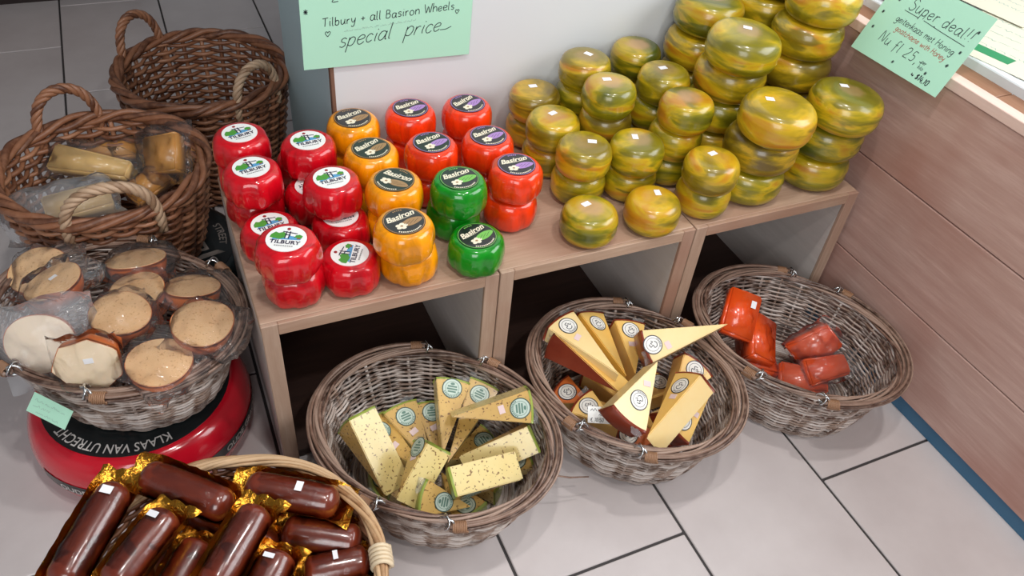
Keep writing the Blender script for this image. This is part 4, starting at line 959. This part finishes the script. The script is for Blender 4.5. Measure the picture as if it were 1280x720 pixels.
for lb, a, b, rl, st in [
 ('foil-backed smoked sausage at the far left of its basket, sticker near the top', (-0.2370, -0.1171, 0.2350), (-0.3232, -0.2513, 0.2250), -.1, -.052),
 ('foil-backed smoked sausage across the back with a raised gold corner', (-0.2065, -0.1022, 0.2250), (-0.0956, -0.2006, 0.2150), .1, None),
 ('foil-backed smoked sausage second from the left, sticker near the top', (-0.1740, -0.1965, 0.2450), (-0.2592, -0.2815, 0.2350), .15, -.050),
 ('foil-backed smoked sausage in the middle with green clip, sloping down-left', (-0.0577, -0.2355, 0.2500), (-0.1420, -0.3344, 0.2400), .1, None),
 ('foil-backed smoked sausage at the back right with upright sticker', (-0.0719, -0.1689, 0.2150), (0.0516, -0.2407, 0.2050), 0, .012),
 ('smoked sausage low between the second and the middle one', (-0.1442, -0.2278, 0.2000), (-0.2049, -0.3050, 0.1900), .1, None),
 ('smoked sausage at the front right with gold flap and square sticker', (-0.0437, -0.3057, 0.2350), (-0.1004, -0.3753, 0.2250), .15, -.045),
 ('smoked sausage lying at the right under the sticker-bearing back one', (-0.0362, -0.2399, 0.1800), (0.0693, -0.2936, 0.1700), 0, None),
 ('smoked sausage at the lower right edge with a pale sticker', (-0.0211, -0.3129, 0.1650), (0.0730, -0.3224, 0.1650), -.2, .0),
 ('smoked sausage mostly buried beneath the middle of the heap', (-0.1532, -0.1548, 0.1700), (-0.0505, -0.2614, 0.1650), 0, None),
 ('smoked sausage on the basket floor at its left side', (-.245, -.255, .034), (-.215, -.395, .034), 0, None),
 ('smoked sausage on the basket floor, second from its left side', (-.180, -.225, .034), (-.155, -.380, .034), 0, None),
 ('smoked sausage on the basket floor near its middle', (-.115, -.215, .034), (-.095, -.370, .034), 0, None),
 ('smoked sausage on the basket floor at its right side', (-.045, -.235, .034), (-.030, -.385, .034), 0, None),
 ('smoked sausage in the middle layer at the back of the basket', (-.225, -.185, .092), (-.075, -.180, .092), 0, None),
 ('smoked sausage in the middle layer across the left of the basket', (-.250, -.262, .092), (-.105, -.250, .092), 0, None),
 ('smoked sausage in the middle layer across the front of the basket', (-.230, -.360, .092), (-.080, -.355, .092), 0, None),
 ('smoked sausage in the third layer under the left ones', (-.255, -.285, .150), (-.120, -.300, .150), 0, None),
]: sausage(lb, a, b, rl, st)

# ------------------------------------------------------------------ signs, cards, flyers
# mint sign on the white panel
sg = MB(); sg.box((0, 0, 0), (.3165, .213, .0006), 0); INK, PALE, RED = 1, 2, 3; z = .0009
handwrite(sg, '2', .0555, .120, .013, .02, .1, .0014, z, INK)
handwrite(sg, 'Tilbury + all Basiron Wheels', .037, .0775, .0088, .058, .12, .0014, z, INK, gap=1.0)
handwrite(sg, '<', .041, .0585, .0080, .05, .1, .0012, z, INK); handwrite(sg, '<', .283, .0830, .0070, .05, .1, .0012, z, INK); handwrite(sg, '*', .006, .101, .0085, 0, .0, .0014, z, INK)
scribble(sg, .075, .0655, .135, .0040, .080, .0006, z, PALE, random.Random(9))
handwrite(sg, 'special', .064, .0375, .0158, .085, .42, .0015, z, INK, gap=.75)
handwrite(sg, 'price', .186, .0480, .0158, .07, .42, .0015, z, INK, gap=.75)
sg.stroke(smooth2([(.255, .0545), (.266, .0550), (.277, .0595)]), .0014, z, INK)
sg = sg.build('price_sign', [M['mint'], M['ink'], M['pale_ink'], M['red_ink']])
tag(sg, 'mint paper sign with handwriting taped to the white panel, special price', 'sign')
frame(sg, (.1815, .4150, .5640), (.315, 0, -.0075), Z=(0, -1, .0))
# mint sign leaning on the window sill
s2 = MB(); w_, h2 = 0.2171, .152; s2.box((0, 0, 0), (w_, h2, .0006), 0)
tl = -.0
handwrite(s2, 'Super deal!!', .056, .104, .0118, -.02, .1, .0014, z, INK, gap=1.3)
s2.stroke([(.052, .099), (.070, .0985), (.086, .098)], .0011, z, INK); s2.stroke([(.100, .098), (.140, .095), (.200, .092)], .0011, z, INK); s2.stroke([(.096, .099), (.097, .110)], .0011, z, INK); handwrite(s2, '+', .124, .0945, .004, 0, 0, .0009, z, INK)
handwrite(s2, 'geitenkaas met Honing', .048, .077, .0068, -.045, .12, .0011, z, INK, gap=.75)
handwrite(s2, 'goatcheese with Honey', .060, .062, .0058, -.05, .12, .0010, z, RED, gap=.75)
handwrite(s2, 'Nu fl 25,-', .042, .034, .0112, -.05, .08, .0013, z, INK, gap=1.2)
handwrite(s2, 'per', .150, .036, .0038, -.05, .1, .0008, z, INK); handwrite(s2, 'kilo', .150, .026, .0038, -.05, .1, .0008, z, INK)
handwrite(s2, '> $14,10', .148, .010, .0054, -.05, .1, .0017, z, INK)
for x, y in ((.026, .108), (.010, .078), (.012, .046), (.096, .012), (.203, .118), (.198, .078), (.192, .050), (.168, .022)): handwrite(s2, '*', x, y, .0064, random.uniform(-.4, .4), 0, .0010, z, INK)
s2 = s2.build('price_sign', [M['mint'], M['ink'], M['pale_ink'], M['red_ink']]); tag(s2, 'mint paper sign with handwriting leaning on the window sill above the planks', 'sign')
frame(s2, (1.1920, 0.1433, 0.6191), (0.0000, -0.9996, 0.0280), Z=(-0.8958, 0.0124, 0.4443))
# card clipped to the left basket
cd = MB().box((0, 0, 0), (.066, .034, .0006), 0); r5 = random.Random(2)
scribble(cd, .006, .022, .052, .0045, 0, .0006, .0009, 1, r5); scribble(cd, .006, .013, .030, .004, 0, .0006, .0009, 1, r5); scribble(cd, .014, .004, .044, .0045, 0, .0006, .0009, 1, r5)
cd = cd.build('price_card', [M['mint'], M['pale_ink']]); tag(cd, 'pale mint price card clipped to the front of the left basket', 'card')
frame(cd, (-0.3575, 0.0724, 0.2320), (.72, -.62, -.30), Z=(-.50, -.62, .60))
# flyers on the white sill
FLYER = [
 ('white flyer with a green stripe lying on the sill right of the mint sign', (1.315, -.135), (.30, .21), 12, True),
 ('cream handwritten flyer at the right end of the sill', (1.33, -.30), (.26, .18), -6, False),
 ('white flyer on the sill behind the top of the mint sign', (1.50, .03), (.26, .19), 8, False),
 ('white printed flyer with green corner at the left end of the sill', (1.31, .16), (.21, .15), 4, True),
]
paper = mat('flyer_paper', lin(214, 210, 190), .6)
for i, (lb, (x, y), (w, h), a, band) in enumerate(FLYER):
    f = MB(); f.box((0, 0, 0), (w, h, .0008), 0); rq = random.Random(i + 20)
    if band: f.poly([(.030, .050), (.062, .050), (.062, h * .66), (.030, h * .66)], .0010, 2)
    yy = h - .02
    for q in range(6):
        X_ = .075 + q * (w - .09) / 6
        c0 = []
        scribble(f, X_, .015, h * rq.uniform(.5, .85), .010, PI / 2, .0016, .0010, 1, rq)
    o = f.build('flyer', [paper, M['pale_ink'], mat('flyer_green_print', lin(52, 138, 90), .5)]); tag(o, lb, 'flyer', 'flyers on the white sill')
    o.location = (x, y, .6725 + i * .0016); o.rotation_euler = (0, 0, R_(a))
